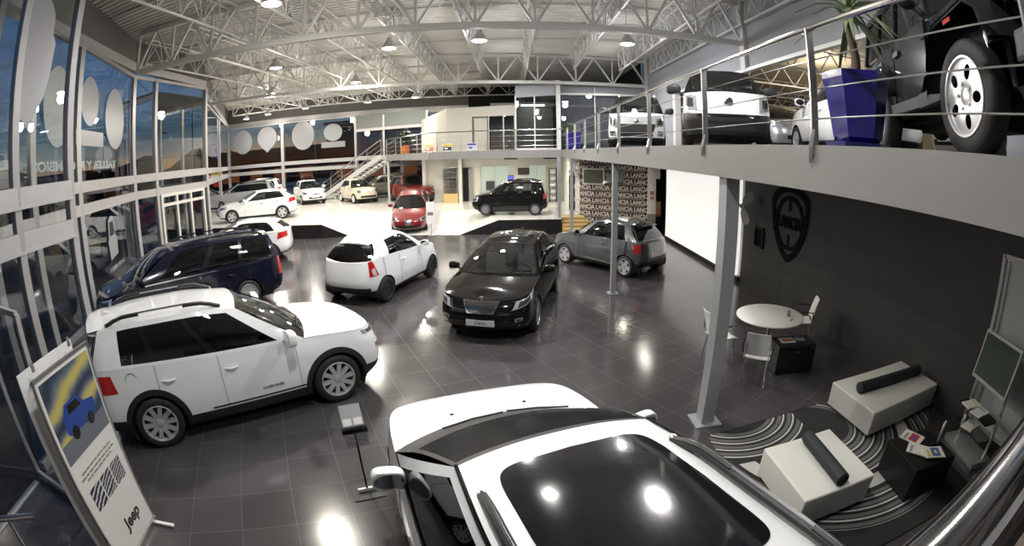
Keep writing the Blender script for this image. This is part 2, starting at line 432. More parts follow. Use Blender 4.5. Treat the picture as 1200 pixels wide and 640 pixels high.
def build_car(sp, label, loc, heading, scale=1., group=None, tilt=0., name='car', cat='car'):
    """sp: the shape; every panel that can be told apart becomes a part"""
    c = Car(sp); w = c.w; hi = sp.get('detail', 2)
    root = thing(name, label, cat, loc, R_(heading), group, 0, tilt)
    root.scale = (scale,)*3
    body = sp['paint']; pan = Panels()
    XF, XR = c.XF, c.XR; R = sp['R']
    # ---- side skin from nose to tail, arches cut out
    nu, nv = {0: (90, 15), 1: (130, 20), 2: (190, 28)}[hi]
    uA, uD = c.uat(sp['A'][0]), c.uat(sp['D'][0])
    us = np.linspace(0, c.U, nu); vs = np.linspace(0, 1, nv)
    P = c.side(us[:, None], vs[None, :])
    Ra = sp.get('arch', R*1.13); inside = np.zeros((nu, nv), bool)
    for xw in (c.xf, c.xr):
        dx = P[..., 0]-xw; dz = P[..., 2]-R*.97; rr = np.hypot(dx, dz)
        inside |= (rr < Ra) & (P[..., 1] > .55*w)
    q = np.stack([inside[:-1, :-1], inside[1:, :-1], inside[1:, 1:], inside[:-1, 1:]]).sum(0)
    keep = q < 4
    for xw in (c.xf, c.xr):
        dx = P[..., 0]-xw; dz = P[..., 2]-R*.97; rr = np.hypot(dx, dz)+1e-9
        m = (rr < Ra) & (P[..., 1] > .55*w)
        P[..., 0] = np.where(m, xw+dx/rr*Ra, P[..., 0]); P[..., 2] = np.where(m, R*.97+dz/rr*Ra, P[..., 2])
    um = (us[:-1]+us[1:])/2; vm = (vs[:-1]+vs[1:])/2; UM, VM = np.meshgrid(um, vm, indexing='ij')
    d = sp['doors']                                        # x of door edges at the belt, front to rear
    ud = [c.uat(x) for x in d]
    vclad = sp.get('clad', .10)
    zone = np.full(UM.shape, 'body', dtype=object)
    ubF, ubR = c.uat(c.xf+Ra*1.12, False), c.uat(c.xr-Ra*1.12, False)
    zone[(UM < ubF) & (VM < .80)] = 'front_bumper'
    zone[(UM > ubR) & (VM < sp.get('vbump', .62))] = 'rear_bumper'
    zone[(UM > c.uat(XR+.16, False)) & (VM >= sp.get('vbump', .62))] = 'tailgate'
    for i in range(len(ud)-1):
        zone[(UM >= ud[i]) & (UM < ud[i+1]) & (VM > vclad)] = 'door%d' % i
    zone[(VM <= vclad)] = 'cladding'
    if sp.get('blackbumper'):
        zone[((UM < ubF) | (UM > ubR)) & (VM < sp['blackbumper'])] = 'cladding'
    for key in sorted(set(zone.ravel())):
        if key.startswith('door'):
            for side, Q in (('L', P), ('R', both(P))):
                pan.grid(key+side, Q, False, mask=(zone == key) & keep)
        else:
            pan.grid(key, P, True, mask=(zone == key) & keep)
    # ---- hood
    def crown(a, h): return h*np.sin(a*math.pi/2)
    E = lambda u: c.side(u, np.ones_like(u))
    nh = max(14, nu//6); nt = 9
    uh = np.linspace(0, uA, nh); e = E(uh); t = np.linspace(0, 1, nt)
    xc = np.linspace(e[0, 0], sp['cowl'][0], nh); zc = pchip([sp['cowl'][0]]+[p[0] for p in sp.get('hoodline', [])][::-1]+[e[0, 0]+1e-4], [sp['cowl'][1]]+[p[1] for p in sp.get('hoodline', [])][::-1]+[e[0, 2]])(xc)
    xc0 = xc
    def strip(e, xc, zc, hump):
        H = np.zeros((len(e), nt, 3))
        for k, tt in enumerate(t):
            bl = math.sin(tt*math.pi/2)**1.0
            H[:, k, 0] = e[:, 0] + (xc-e[:, 0])*(1-(1-tt)**2)
            H[:, k, 1] = e[:, 1]*(1-tt)
            H[:, k, 2] = e[:, 2] + (zc-e[:, 2])*(bl**hump)
        return H
    H = strip(e, xc, zc, sp.get('hump', .8)); pan.grid('hood', H)
    cowl = H[-1]                                            # left A base -> centre
    # ---- greenhouse
    At, Dt = sp['At'], sp['Dt']                             # (x, y, z) of the roof corners
    rl = sorted(sp['rail'] + [(At[0], At[2]), (Dt[0], Dt[2])]); zr = pchip([p[0] for p in rl], [p[1] for p in rl])
    ns, nb = {0: 22, 1: 34, 2: 50}[hi], {0: 7, 1: 9, 2: 12}[hi]
    bulge = sp.get('bulge', .03)
    fb = pchip([0, .35, .7, 1], [At[1]-.0, At[1]+sp.get('wider', .035), At[1]+sp.get('wider', .035)*.8, Dt[1]])
    def gh(sg, v, out=0.):
        sg, v = np.broadcast_arrays(np.asarray(sg, float), np.asarray(v, float))
        xb = sp['A'][0] + (sp['D'][0]-sp['A'][0])*sg; ub = np.interp(-xb, -E(np.linspace(0, c.U, 500))[:, 0], np.linspace(0, c.U, 500))
        B = E(ub); xt = At[0] + (Dt[0]-At[0])*sg
        T = np.stack([xt, fb(sg), zr(xt)], -1)
        p = B*(1-v)[..., None] + T*v[..., None]
        p[..., 1] += bulge*np.sin(v*math.pi) + out; p[..., 2] += 0
        return p
    wins = sp['windows']                                    # (s0, s1) in belt fractions
    sb = sorted({0., 1.} | {x for a in wins for x in a[:2]})
    sg = [];
    for a, b in zip(sb, sb[1:]):
        n = max(2, int(round((b-a)*ns))+1); sg += list(np.linspace(a, b, n)[:-1])
    sg.append(1.); sg = np.array(sg)
    v0, v1 = sp.get('winv', (.07, .90))
    vg = np.concatenate([[0, v0], np.linspace(v0, v1, nb)[1:], [1]])
    G = gh(sg[:, None], vg[None, :]); sm = (sg[:-1]+sg[1:])/2; vm2 = (vg[:-1]+vg[1:])/2
    hole = np.zeros((len(sm), len(vm2)), bool)
    for a in wins: hole |= ((sm > a[0]) & (sm < a[1]))[:, None] & ((vm2 > v0) & (vm2 < v1))[None, :]
    pil = np.zeros_like(hole)
    for a, b in zip(wins, wins[1:]):                        # dark pillars between neighbouring panes
        if sp.get('darkpillars', True) and b[0]-a[1] < .09: pil |= ((sm > a[1]) & (sm < b[0]))[:, None] & ((vm2 > v0) & (vm2 < v1))[None, :]
    pan.grid('body', G, True, flip=False, mask=~hole & ~pil)
    if pil.any(): pan.grid('pillar', G, True, mask=pil)
    for i, a in enumerate(wins):
        S = np.linspace(a[0], a[1], 12); Vv = np.linspace(v0, v1, 7); Q = gh(S[:, None], Vv[None, :], -.006)
        pan.grid('win%dL' % i, Q, False); pan.grid('win%dR' % i, both(Q), False)
    # ---- roof
    xcF, xcR = At[0]+sp.get('bowF', .07), Dt[0]-sp.get('bowR', .06)
    sR = np.linspace(0, 1, ns)
    Tl = gh(sR, np.ones_like(sR)); xcen = xcF+(xcR-xcF)*sR; crn = sp.get('crown', .045)
    tt = np.linspace(0, 1, 11); Rf = np.zeros((ns, 11, 3))
    for k, a in enumerate(tt):
        Rf[:, k, 0] = Tl[:, 0]+(xcen-Tl[:, 0])*(1-(1-a)**2); Rf[:, k, 1] = Tl[:, 1]*(1-a)
        Rf[:, k, 2] = Tl[:, 2]+crn*(1-(1-a)**2.6)
    pan.grid('roof', Rf)
    if sp.get('sunroof'):                                   # pane with rounded corners let into the roof
        a0, a1, y1 = sp['sunroof']; na, nr = 64, 9; Q = np.zeros((na+1, nr, 3)); ex = 2/9.
        for i in range(na+1):
            th = 2*math.pi*i/na; cx_ = math.copysign(abs(math.cos(th))**ex, math.cos(th)); cy_ = math.copysign(abs(math.sin(th))**ex, math.sin(th))
            for j in range(nr):
                f = j/(nr-1); ss = (a0+a1)/2+(a1-a0)/2*cx_*f; yy = y1*cy_*f; tq = 1-abs(yy)
                i0 = min(int(ss*(ns-1)), ns-2); fi = ss*(ns-1)-i0
                row = Rf[i0]*(1-fi)+Rf[i0+1]*fi; p = np.array([np.interp(tq, tt, row[:, k]) for k in range(3)])
                if yy < 0: p[1] = -p[1]
                p[2] += .011 - .006*f**6; Q[i, j] = p
        pan.grid('sunroof', Q, False)
    # ---- windscreen and rear window
    def screen(bot, top, bow, ub, vb0, vb1, kg, kf, framemat):
        nw = 13; q = np.linspace(0, 1, nw); B = bot; T = top   # 9 or 11 pts -> resample over t
        def rs(A, n=13):
            s_ = np.linspace(0, 1, len(A)); g_ = np.linspace(0, 1, n); return np.stack([np.interp(g_, s_, A[:, i]) for i in range(3)], -1)
        B = rs(B); T = rs(T)
        def f(uu, vv):
            uu, vv = np.broadcast_arrays(np.asarray(uu, float), np.asarray(vv, float)); g_ = np.linspace(0, 1, 13)
            b_ = np.stack([np.interp(uu, g_, B[:, i]) for i in range(3)], -1); t_ = np.stack([np.interp(uu, g_, T[:, i]) for i in range(3)], -1)
            p = b_*(1-vv)[..., None]+t_*vv[..., None]; p[..., 0] += bow*np.sin(vv*math.pi)*.6; p[..., 2] += abs(bow)*np.sin(vv*math.pi)
            return p
        uu = np.concatenate([[0, ub], np.linspace(ub, 1, 11)[1:]]); vv = np.concatenate([[0, vb0], np.linspace(vb0, vb1, 9)[1:], [1]])
        A = f(uu[:, None], vv[None, :]); um_ = (uu[:-1]+uu[1:])/2; vm_ = (vv[:-1]+vv[1:])/2
        g = (um_ > ub)[:, None] & ((vm_ > vb0) & (vm_ < vb1))[None, :]
        pan.grid(kf, A, mask=~g, flip=True)
        Ai = f(np.linspace(ub, 1, 11)[:, None], np.linspace(vb0, vb1, 9)[None, :]); Ai[..., 2] -= .003
        pan.grid(kg, Ai, flip=True)
        return f
    fw = screen(cowl, Rf[0], sp.get('bow', .03), .05, sp.get('frit', .04), .95, 'windscreen', 'screen_frame', TRIM)
    # rear deck / tailgate top
    ur = np.linspace(uD, c.U, 16); e2 = E(ur); xr_in = np.linspace(sp['rearbase'][0], e2[-1, 0], 16); zr_in = np.linspace(sp['rearbase'][1], e2[-1, 2], 16)
    Dk = strip(e2, xr_in, zr_in, .8); pan.grid('tailgate', Dk, flip=True)
    rw = sp.get('rearwin', (.12, .12, .86))
    fr_ = screen(Dk[0], Rf[-1], -.02, rw[0], rw[1], rw[2], 'rearwindow', 'rear_frame', body)
    # ---- build the panels
    B_ = lambda key, nm, m, lab=None: tag(pan.build(key, nm, m, root), lab)
    bodyo = B_('body', 'body_shell', body)
    for k, nm, m in (('hood', 'hood', sp.get('hoodpaint', body)), ('roof', 'roof', sp.get('roofpaint', body)), ('front_bumper', 'front_bumper', sp.get('bumperpaint', body)), ('rear_bumper', 'rear_bumper', sp.get('bumperpaint', body)),
                     ('tailgate', 'tailgate', body), ('cladding', 'sill_cladding', sp.get('cladmat', BLACKP)), ('pillar', 'pillar_trim', TRIM), ('screen_frame', 'windscreen_surround', sp.get('framemat', TRIM)), ('rear_frame', 'rear_window_surround', sp.get('rframe', body)),
                     ('windscreen', 'windscreen', sp.get('wsglass', GLASS_CLEAR)), ('rearwindow', 'rear_window', sp.get('rwglass', GLASS_DARK)), ('sunroof', 'glass_roof', sp.get('srglass') or SRGLASS)):
        if k in pan.d: B_(k, nm, m)
    doors = {}
    for i in range(len(ud)-1):
        for sd in 'LR':
            k = 'door%d%s' % (i, sd)
            if k in pan.d: doors[(i, sd)] = B_(k, 'front_door' if i == 0 else 'rear_door', body)
    for i, a in enumerate(wins):
        for sd in 'LR':
            B_('win%d%s' % (i, sd), 'side_window', a[2] if len(a) > 2 else GLASS_DARK)
    # ---- decals on the skin
    def decal(nm, poly, m, n=(8, 5), out=.007, mirror=True, par=None, lab=None, sides='LR'):
        """poly: four (u, v) corners a b c d, a-b along the bottom"""
        poly = [(p[0]+c.U if p[0] < 0 else p[0], p[1]) for p in poly]
        a, b, cc, dd = [np.array(p, float) for p in poly]
        I, J = np.meshgrid(np.linspace(0, 1, n[0]), np.linspace(0, 1, n[1]), indexing='ij')
        q = (a*((1-I)*(1-J))[..., None] + b*(I*(1-J))[..., None] + cc*(I*J)[..., None] + dd*((1-I)*J)[..., None])
        pp = c.side(q[..., 0], q[..., 1]); nn = c.normal(q[..., 0], q[..., 1])
        # outward = away from the body's middle
        cen = np.array([np.clip(pp[..., 0].mean(), XR+.9, XF-.9), 0, .6]); sg_ = np.sign(((pp-cen)*nn).sum(-1).mean()); nn = nn*sg_
        outer = pp+nn*out; inner = pp-nn*.02
        outp = []
        for k, sd in enumerate(('L', 'R')):
            if sd not in sides: continue
            O, I_ = (outer, inner) if k == 0 else (both(outer), both(inner))
            pl = Panels(); pl.grid('x', O, False)
            ring = lambda A: np.concatenate([A[:, 0], A[-1, 1:], A[-2::-1, -1], A[0, -2:0:-1]])
            ro, ri = ring(O), ring(I_); ro = np.vstack([ro, ro[:1]]); ri = np.vstack([ri, ri[:1]])
            pl.grid('x', np.stack([ro, ri], 1), False)
            outp.append(tag(pl.build('x', nm, m, par or root, weld=True, angle=30), lab))
        return outp
    def front_decal(nm, u1, v0_, v1_, m, u1b=None, out=.008, n=8):
        """a panel across the nose, symmetric, u from the centre"""
        u1b = u1 if u1b is None else u1b
        I, J = np.meshgrid(np.linspace(-1, 1, 2*n+1), np.linspace(0, 1, 6), indexing='ij')
        uu = np.abs(I)*(u1*(1-J)+u1b*J); vv = v0_+(v1_-v0_)*J
        p = c.side(uu, vv); p[..., 1] *= np.sign(I); p[..., 0] += out
        pl = Panels(); pl.grid('x', p, False); return pl.build('x', nm, m, root)
    def rear_decal(nm, u1, v0_, v1_, m, u1b=None, out=.008, n=8):
        u1b = u1 if u1b is None else u1b
        I, J = np.meshgrid(np.linspace(-1, 1, 2*n+1), np.linspace(0, 1, 6), indexing='ij')
        uu = c.U-np.abs(I)*(u1*(1-J)+u1b*J); vv = v0_+(v1_-v0_)*J
        p = c.side(uu, vv); p[..., 1] *= np.sign(I); p[..., 0] -= out
        pl = Panels(); pl.grid('x', p, False); return pl.build('x', nm, m, root)
    for q in sp.get('headlights', []): 
        pr_ = decal('headlight', q['poly'], q.get('mat', LENS))
        if hi > 0:
            for o, sd in zip(pr_, 'LR'):
                a, b, cc, dd = [np.array((p[0]+c.U if p[0] < 0 else p[0], p[1])) for p in q['poly']]; m_ = (a+b+cc+dd)/4
                sh = [tuple(m_+(p-m_)*.55) for p in (a, b, cc, dd)]
                decal('headlight_bulb', sh, LENSDARK if q.get('mat', LENS) is LENS else LENS, (6, 4), .010, par=o, sides=sd)
    for q in sp.get('taillights', []):
        if 'u' in q['poly'][0]: pass
        decal('taillight', q['poly'], q.get('mat', TAIL), out=q.get('out', .007))
    for q in sp.get('extra', []): decal(q[0], q[1], q[2], out=q[3] if len(q) > 3 else .007)
    for q in sp.get('front', []): front_decal(*q)
    if sp.get('grillebars'):
        for k in range(6):
            f = .12+.15*k; va = .585+.36*f; front_decal('grille_bar', (.20+.12*f), va, va+.014, CHROME, None, .020)
    if sp.get('fuelflap'):
        u = c.uat(c.xr-.22, False); qs = c.side(np.array([u]), np.array([.86]))[0]; b = MB()
        b.tube([(qs[0]+.085*math.cos(2*math.pi*k/28), -(qs[1]-.002), qs[2]+.085*math.sin(2*math.pi*k/28)) for k in range(28)], .003, 4, False, None, True); b.build('fuel_flap', SEAM, root)
    if sp.get('doorword'):
        u = c.uat(sp['doors'][0]-.42, False); qs = c.side(np.array([u]), np.array([.34]))[0]
        text_mesh('door_lettering', sp['doorword'], .05, TRIM, frame((qs[0], -(qs[1]+.004), qs[2]), (1, 0, 0), (0, .0, 1)), root, .002, sx=1.25)
    for q in sp.get('rear', []): rear_decal(*q)
    # ---- seams
    if hi > 0:
        b = MB(); 
        for u in ud:
            for sgn in (1, -1):
                vv = np.linspace(vclad, 1, 12); p = c.side(np.full(12, u), vv); p[:, 1] += .001; p[:, 1] *= sgn
                b.tube([Vector(x) for x in p], .0035, 4, False)
        for sgn in (1, -1):
            p = H[:, 0].copy(); p[:, 1] *= sgn; p[:, 2] += .000
            b.tube([Vector(x) for x in p[3:]], .0035, 4, False)
        b.build('panel_seam', SEAM, root)
    # ---- door handles
    for (i, sd), o in doors.items():
        u = ud[i+1]-.16 if sp.get('frontlow') is None else ud[i+1]-.16
        p = c.side(np.array([u-.09, u-.03, u+.03, u+.09]), np.full(4, sp.get('vh', .86))); p[:, 1] += np.array([.004, .034, .034, .004])
        if sd == 'R': p[:, 1] *= -1
        hb = MB(); hb.tube([Vector(x) for x in p], [.013, .014, .014, .013], 6); hb.build('door_handle', sp.get('handle', body), o, True)
    # ---- mirrors
    for sgn in (1, -1):
        ub = c.uat(sp['A'][0]-sp.get('mirx', .22)); pb = c.side(np.array(ub), np.array(1.)); y = pb[1]*sgn
        mx_, mz = pb[0], pb[2]
        b = MB(); ms = sp.get('mirs', 1.)
        Mm = Matrix.Translation((mx_, y+sgn*sp.get('miry', .15)*ms, mz+.09*ms))
        b.ball((0, 0, 0), 1., 20, 12)
        for v_ in b.v:                                       # squarish shell, taller near the tip
            q = [math.copysign(abs(t_)**.62, t_) for t_ in v_]; q[2] *= (1+.14*q[1]*sgn)
            v_[:] = Mm @ Vector((.02+.075*ms*q[0], .115*ms*q[1], .078*ms*q[2]))
        for v_ in b.v:
            if v_.x < mx_-.02: v_.x = mx_-.02
        b.beam((mx_+.01, y-sgn*.05, mz-.005), (mx_+.01, y+sgn*.1*ms, mz+.05*ms), .05, .03)
        mo = b.build('wing_mirror', sp.get('mirmat', body), root, True, 50)
        g = MB(); g.lathe([(0, 0), (1, 0)], 20, Mm @ Matrix.Translation((-.023, 0, 0)) @ Matrix.Rotation(-math.pi/2, 4, 'Y') @ Matrix.Diagonal((.06*ms, .10*ms, 1, 1)), False)
        g.build('mirror_glass', MIRG, mo)
    # ---- wheels, arch liners, flares
    ta = sp.get('track', w-.115)
    for xw in (c.xf, c.xr):
        for sgn in (1, -1):
            add_wheel(root, sp.get('rim', 'five'), R, xw, sgn*ta, R, sgn, sp.get('rimmat', ALLOY), sp.get('steer', 0) if xw > 0 else 0)
    for xw in (c.xf, c.xr):
        for sgn in (1, -1):
            b = MB(); n = 20; V = []; F = []
            for k in range(n+1):
                a = R_(-25) + (math.pi+R_(50))*k/n
                for yy in (w-.02, w-.42): V.append((xw+Ra*1.01*math.cos(a), sgn*min(yy, w-.02), max(.16, R*.97+Ra*1.01*math.sin(a))))
            for k in range(n): F.append((2*k, 2*k+1, 2*k+3, 2*k+2))
            V += [(xw-Ra, sgn*(w-.42), .16), (xw+Ra, sgn*(w-.42), .16), (xw+Ra, sgn*(w-.42), R+Ra*.9), (xw-Ra, sgn*(w-.42), R+Ra*.9)]; m_ = len(V); F.append((m_-4, m_-3, m_-2, m_-1))
            b.add(V, F); b.build('wheel_arch_liner', UNDER, root)
    if sp.get('flare'):
        fw_ = sp['flare']
        for xw in (c.xf, c.xr):
            for sgn in (1, -1):
                b = MB(); n = 26; pts = []
                for k in range(n+1):
                    a = R_(-18) + (math.pi+R_(36))*k/n
                    for rr_ in (Ra-.012, Ra+fw_):
                        x = xw+rr_*math.cos(a); z = max(R*.97+rr_*math.sin(a), .24)
                        # y on the skin at this x, z
                        uu = c.uat(x, False); vv = np.linspace(0, 1, 40); pp = c.side(np.full(40, uu), vv); y = float(np.interp(z, pp[:, 2], pp[:, 1]))
                        pts.append((x, sgn*(y+.012), z))
                V = pts + [(x, y-sgn*.05, z) for x, y, z in pts]; N = len(pts); F = []
                for k in range(n):
                    F += [(2*k, 2*k+1, 2*k+3, 2*k+2), (2*k+1, 2*k+1+N, 2*k+3+N, 2*k+3), (2*k, 2*k+2, 2*k+2+N, 2*k+N)]
                b.add(V, F); b.build('arch_flare', BLACKP, root, True, 40)
    # ---- floor pan, cabin
    b = MB(); b.box((XR+.42, -w*.80, .17), (XF-.5, w*.80, .30)); b.build('floor_pan', UNDER, root)
    belt = float(c.z4(0)); fl = .34
    cab0, cab1 = sp['D'][0]+.06, sp['cowl'][0]-.10
    b = MB(); yb = w*.80
    b.box((cab0, -yb, fl), (cab1-.3, yb, fl+.06)); b.box((cab0-.02, -yb, fl), (cab0+.03, yb, belt-.06))
    for sgn in (1, -1): b.box((cab0, sgn*yb-.02, fl), (cab1-.2, sgn*yb+.02, belt-.05))
    dz = sp['cowl'][1]-.06
    b.prism([(cab1-.62, dz-.28), (cab1-.42, dz-.02), (cab1+.02, dz), (cab1+.02, fl), (cab1-.4, fl)], -yb, yb, Matrix(((1,0,0,0),(0,0,1,0),(0,1,0,0),(0,0,0,1))))
    b.build('cabin', CABIN, root)
    if hi > 0 or sp.get('seats', True):
        st = sp.get('seatmat', SEATC); xs0 = sp.get('seatx', sp['A'][0]-1.15)
        for row, (xx, ys) in enumerate(((xs0, (-.37, .37)), (xs0-.82, (-.38, .38)))):
            if xx-.2 < cab0: continue
            for yy in ys:
                b = MB(); Mm = Matrix.Translation((xx, yy, fl+.06))
                b.box((-.05, -.23, 0), (.46, .23, .24), Mm, .06); so = b.build('seat', st, root, True, 40); b = MB()
                Ms = Mm @ Matrix.Translation((0, 0, .18)) @ Matrix.Rotation(R_(-14), 4, 'Y'); b.box((-.09, -.24, 0), (.05, .24, .56), Ms, .05)
                b.build('backrest', st, so, True, 40); b = MB(); b.box((-.06, -.13, .57), (.04, .13, .77), Ms, .04); b.build('headrest', st, so, True, 40)
        b = MB(); pts = []; cx = cab1-.74; cz = dz-.06
        for k in range(20):
            a = 2*math.pi*k/20; pts.append((cx+.07*math.sin(a), .37+.185*math.cos(a), cz+.17*math.sin(a)))
        b.tube(pts, .014, 6, False, closed=True); b.bar((cx, .37, cz), (cx+.25, .37, cz-.05), .05); b.bar((cx, .20, cz), (cx, .54, cz), .03)
        b.build('steering_wheel', CABIN, root, True)
    # ---- wipers
    if hi > 0:
        for y0, y1 in sp.get('wipers', ((.52, -.02), (-.08, -.60))):
            b = MB()
            pt = lambda y, v: Vector((lambda p: (p[0], math.copysign(p[1], y), p[2]+.012))(fw(1-min(1, abs(y)/max(cowl[0][1], .1)), v)))
            wv_ = sp.get('wiperv', .03); b.tube([pt(y0, wv_), pt((y0+y1)/2, wv_+.04), pt(y1, wv_+.07)], .009, 5)
            b.build('wiper', BLACKP, root)
    for k in range(2 if sp.get('nozzles') else 0):
        q = H[int(nh*.78), 5]; b = MB(); b.ball((q[0], q[1]*(1 if k else -1), q[2]+.004), (.014, .02, .010), 10, 6); b.build('washer_nozzle', BLACKP, root)
    if sp.get('ditch'):
        for sgn in (1, -1):
            S = np.linspace(0, 1, 24); p = gh(S, np.full(24, 1.)); p[:, 1] = (p[:, 1]-.004)*sgn; p[:, 2] += .006
            b = MB(); b.tube([Vector(x) for x in p], .014, 6); b.build('roof_moulding', TRIM, root, True)
            p = gh(np.linspace(0, .94, 24), np.full(24, v0)); p[:, 1] = (p[:, 1]+.004)*sgn; b = MB(); b.tube([Vector(x) for x in p], .010, 5); b.build('window_moulding', TRIM, root, True)
    # ---- roof rails, antenna
    if sp.get('rails'):
        for sgn in (1, -1):
            a0, a1 = sp['rails'][:2]; S = np.linspace(a0, a1, 14); p = gh(S, np.full(14, 1.)); p[:, 1] -= .075; p[:, 2] += .035 + .055*np.minimum(1, np.minimum(np.arange(14), np.arange(14)[::-1])/1.6)
            p[:, 1] *= sgn
            b = MB(); b.tube([Vector(x) for x in p], sp.get('railr', .017), 7)
            for k in (0, 13):
                b.tube([Vector(p[k])+Vector((0, 0, .012)), Vector(p[k])-Vector((0, 0, .03))], .024, 6)
            o = b.build('roof_rail', sp['rails'][2], root, True)
            b = MB()
            for k0 in (0, 9): b.tube([Vector(p[k0+j])+Vector((0, 0, -.012)) for j in range(5)], .026, 6)
            if sp.get('railstrip'): b.tube([Vector((q_[0], q_[1], q_[2]-.03)) for q_ in p], .03, 6)
            b.build('rail_foot', BLACKP, o, True)
    if sp.get('antenna', True):
        p = Rf[int(ns*.9), -1]; b = MB(); b.prism([(-.09, 0), (.06, 0), (-.05, .06), (-.09, .05)], -.018, .018, Matrix.Translation(p) @ Matrix(((1,0,0,0),(0,0,1,0),(0,1,0,0),(0,0,0,1))))
        b.build('antenna', body, root)
    # ---- number plates and badges
    if sp.get('plateF'):
        z, txt = sp['plateF'][:2]; u = 0.; vv = np.linspace(0, 1, 60); pp = c.side(np.zeros(60), vv); x = float(np.interp(z, pp[:, 2], pp[:, 0]))
        b = MB(); b.box((x-.02, -.26, z-.057), (x+.022, .26, z+.057), None, .004); o = b.build('number_plate', PLATE, root)
        if txt: text_mesh('plate_lettering', txt, .095, BLACKP, frame((x+.023, 0, z), (0, 1, 0), (0, 0, 1)), o, .001, shear=.25)
    if sp.get('plateR'):
        z = sp['plateR'][0]; vv = np.linspace(0, 1, 60); pp = c.side(np.full(60, c.U), vv); x = float(np.interp(z, pp[:, 2], pp[:, 0]))
        b = MB(); b.box((x-.016, -.26, z-.057), (x+.02, .26, z+.057), None, .004); b.build('number_plate', PLATE, root)
    if sp.get('badgeF'):
        z, r_, shape = sp['badgeF']; vv = np.linspace(0, 1, 60); pp = c.side(np.zeros(60), vv); x = float(np.interp(z, pp[:, 2], pp[:, 0]))
        b = MB(); Mm = Matrix.Translation((x+.012, 0, z)) @ Matrix.Rotation(math.pi/2, 4, 'Y')
        b.lathe([(0, .018), (r_*.8, .014), (r_, .0), (r_, -.03)], 24, Mm); b.build('badge', CHROME, root, True)
    if sp.get('spoiler'):
        ln, sm_ = sp['spoiler']; p = Rf[-1]; pts = np.concatenate([p[:, :], both(p)[-2::-1]]); pts = np.array(pts)
        k = len(pts); f0 = pts.copy(); f0[:, 2] += .012; f0[:, 0] += .12; f1 = pts.copy(); f1[:, 0] -= ln; f1[:, 2] += .0; f1[:, 1] *= .93; f2 = f1.copy(); f2[:, 2] -= .035; f3 = pts.copy(); f3[:, 2] -= .05; f3[:, 0] -= .02
        f0[:, 1] *= .94
        pl = Panels(); pl.grid('x', np.stack([f0, pts*np.array([1, .97, 1])+np.array([0, 0, .02]), f1, f2, f3], 1), False); pl.build('x', 'spoiler', sm_, root)
    return root, c, dict(hood=H, roof=Rf, gh=gh, fw=fw, E=E)
WHITE = paint('white', (.78, .79, .8)); CREAM = paint('cream', (.66, .60, .46)); RED = paint('red', (.16, .004, .006))
NAVY = mat('paint_midnight_blue', (.006, .007, .018), .12, 0, .35, spec=.35); PBLACK = mat('paint_black', (.006, .0055, .005), .10, 0, .25, spec=.3); GREY = paint('grey', (.13, .135, .14), .55, .3)
SILVER = paint('silver', (.42, .43, .44), .5, .3); OLIVE = paint('olive', (.12, .115, .08), .3, .35); WGREY = mat('paint_graphite', (.022, .023, .026), .12, 0, 0, spec=.25)
BEIGE = paint('beige', (.45, .38, .28), .1)

def hl(u0, u1, v0, v1, du=0., m=None):
    d = dict(poly=[(u0+du, v0), (u1, v0+.02), (u1+du*.2, v1), (u0, v1-.02)])
    if m: d['mat'] = m
    return d
CHEROKEE = dict(L=4.62, W=1.86, wb=2.70, fo=.93, R=.365, arch=.43, paint=WHITE, rim='ten', rimmat=ALLOY, A=(.95,), D=(-2.12,), At=(.10, .60, 1.585), Dt=(-1.93, .585, 1.585), cowl=(1.13, 1.12), hoodline=[(2.15, .955), (1.8, 1.04)],
    shoulder=[(2.3, .90), (2.1, .955), (1.6, 1.02), (.95, 1.075), (0, 1.10), (-1.2, 1.145), (-2.1, 1.18), (-2.4, 1.16)], rail=[(-.6, 1.645), (-1.4, 1.635)], doors=[.80, -.30, -1.20],
    windows=[(.105, .395), (.43, .675), (.705, .85)], rearbase=(-2.22, 1.17), nose=1.15, flare=.065, clad=.155, blackbumper=.27, rearwin=(.05, .08, .84), rwglass=GLASS_DARK,
    rows=[(.27, .25, .34, .93, .14, .12), (.36, .40, .44, .985, .03, .03), (.55, .60, .62, 1.0, 0, 0), (.74, .84, .88, .985, .03, .03)],
    headlights=[hl(.50, 1.02, .86, .96, .04), hl(.52, .82, .52, .66)], taillights=[dict(poly=[(-1.22, .74), (-.60, .70), (-.60, .92), (-1.16, .92)])], front=[('grille', .46, .70, .86, LENSDARK), ('lower_intake', .5, .28, .5, BLACKP)],
    fuelflap=True, doorword='CHEROKEE', mirx=.28, rails=(.10, .93, CHROME), spoiler=(.16, WHITE), handle=WHITE, plateR=(.78,), vh=.80, extra=[('door_moulding', [(2.05, .18), (3.45, .18), (3.45, .205), (2.05, .205)], BLACKP)], mirs=1.25)
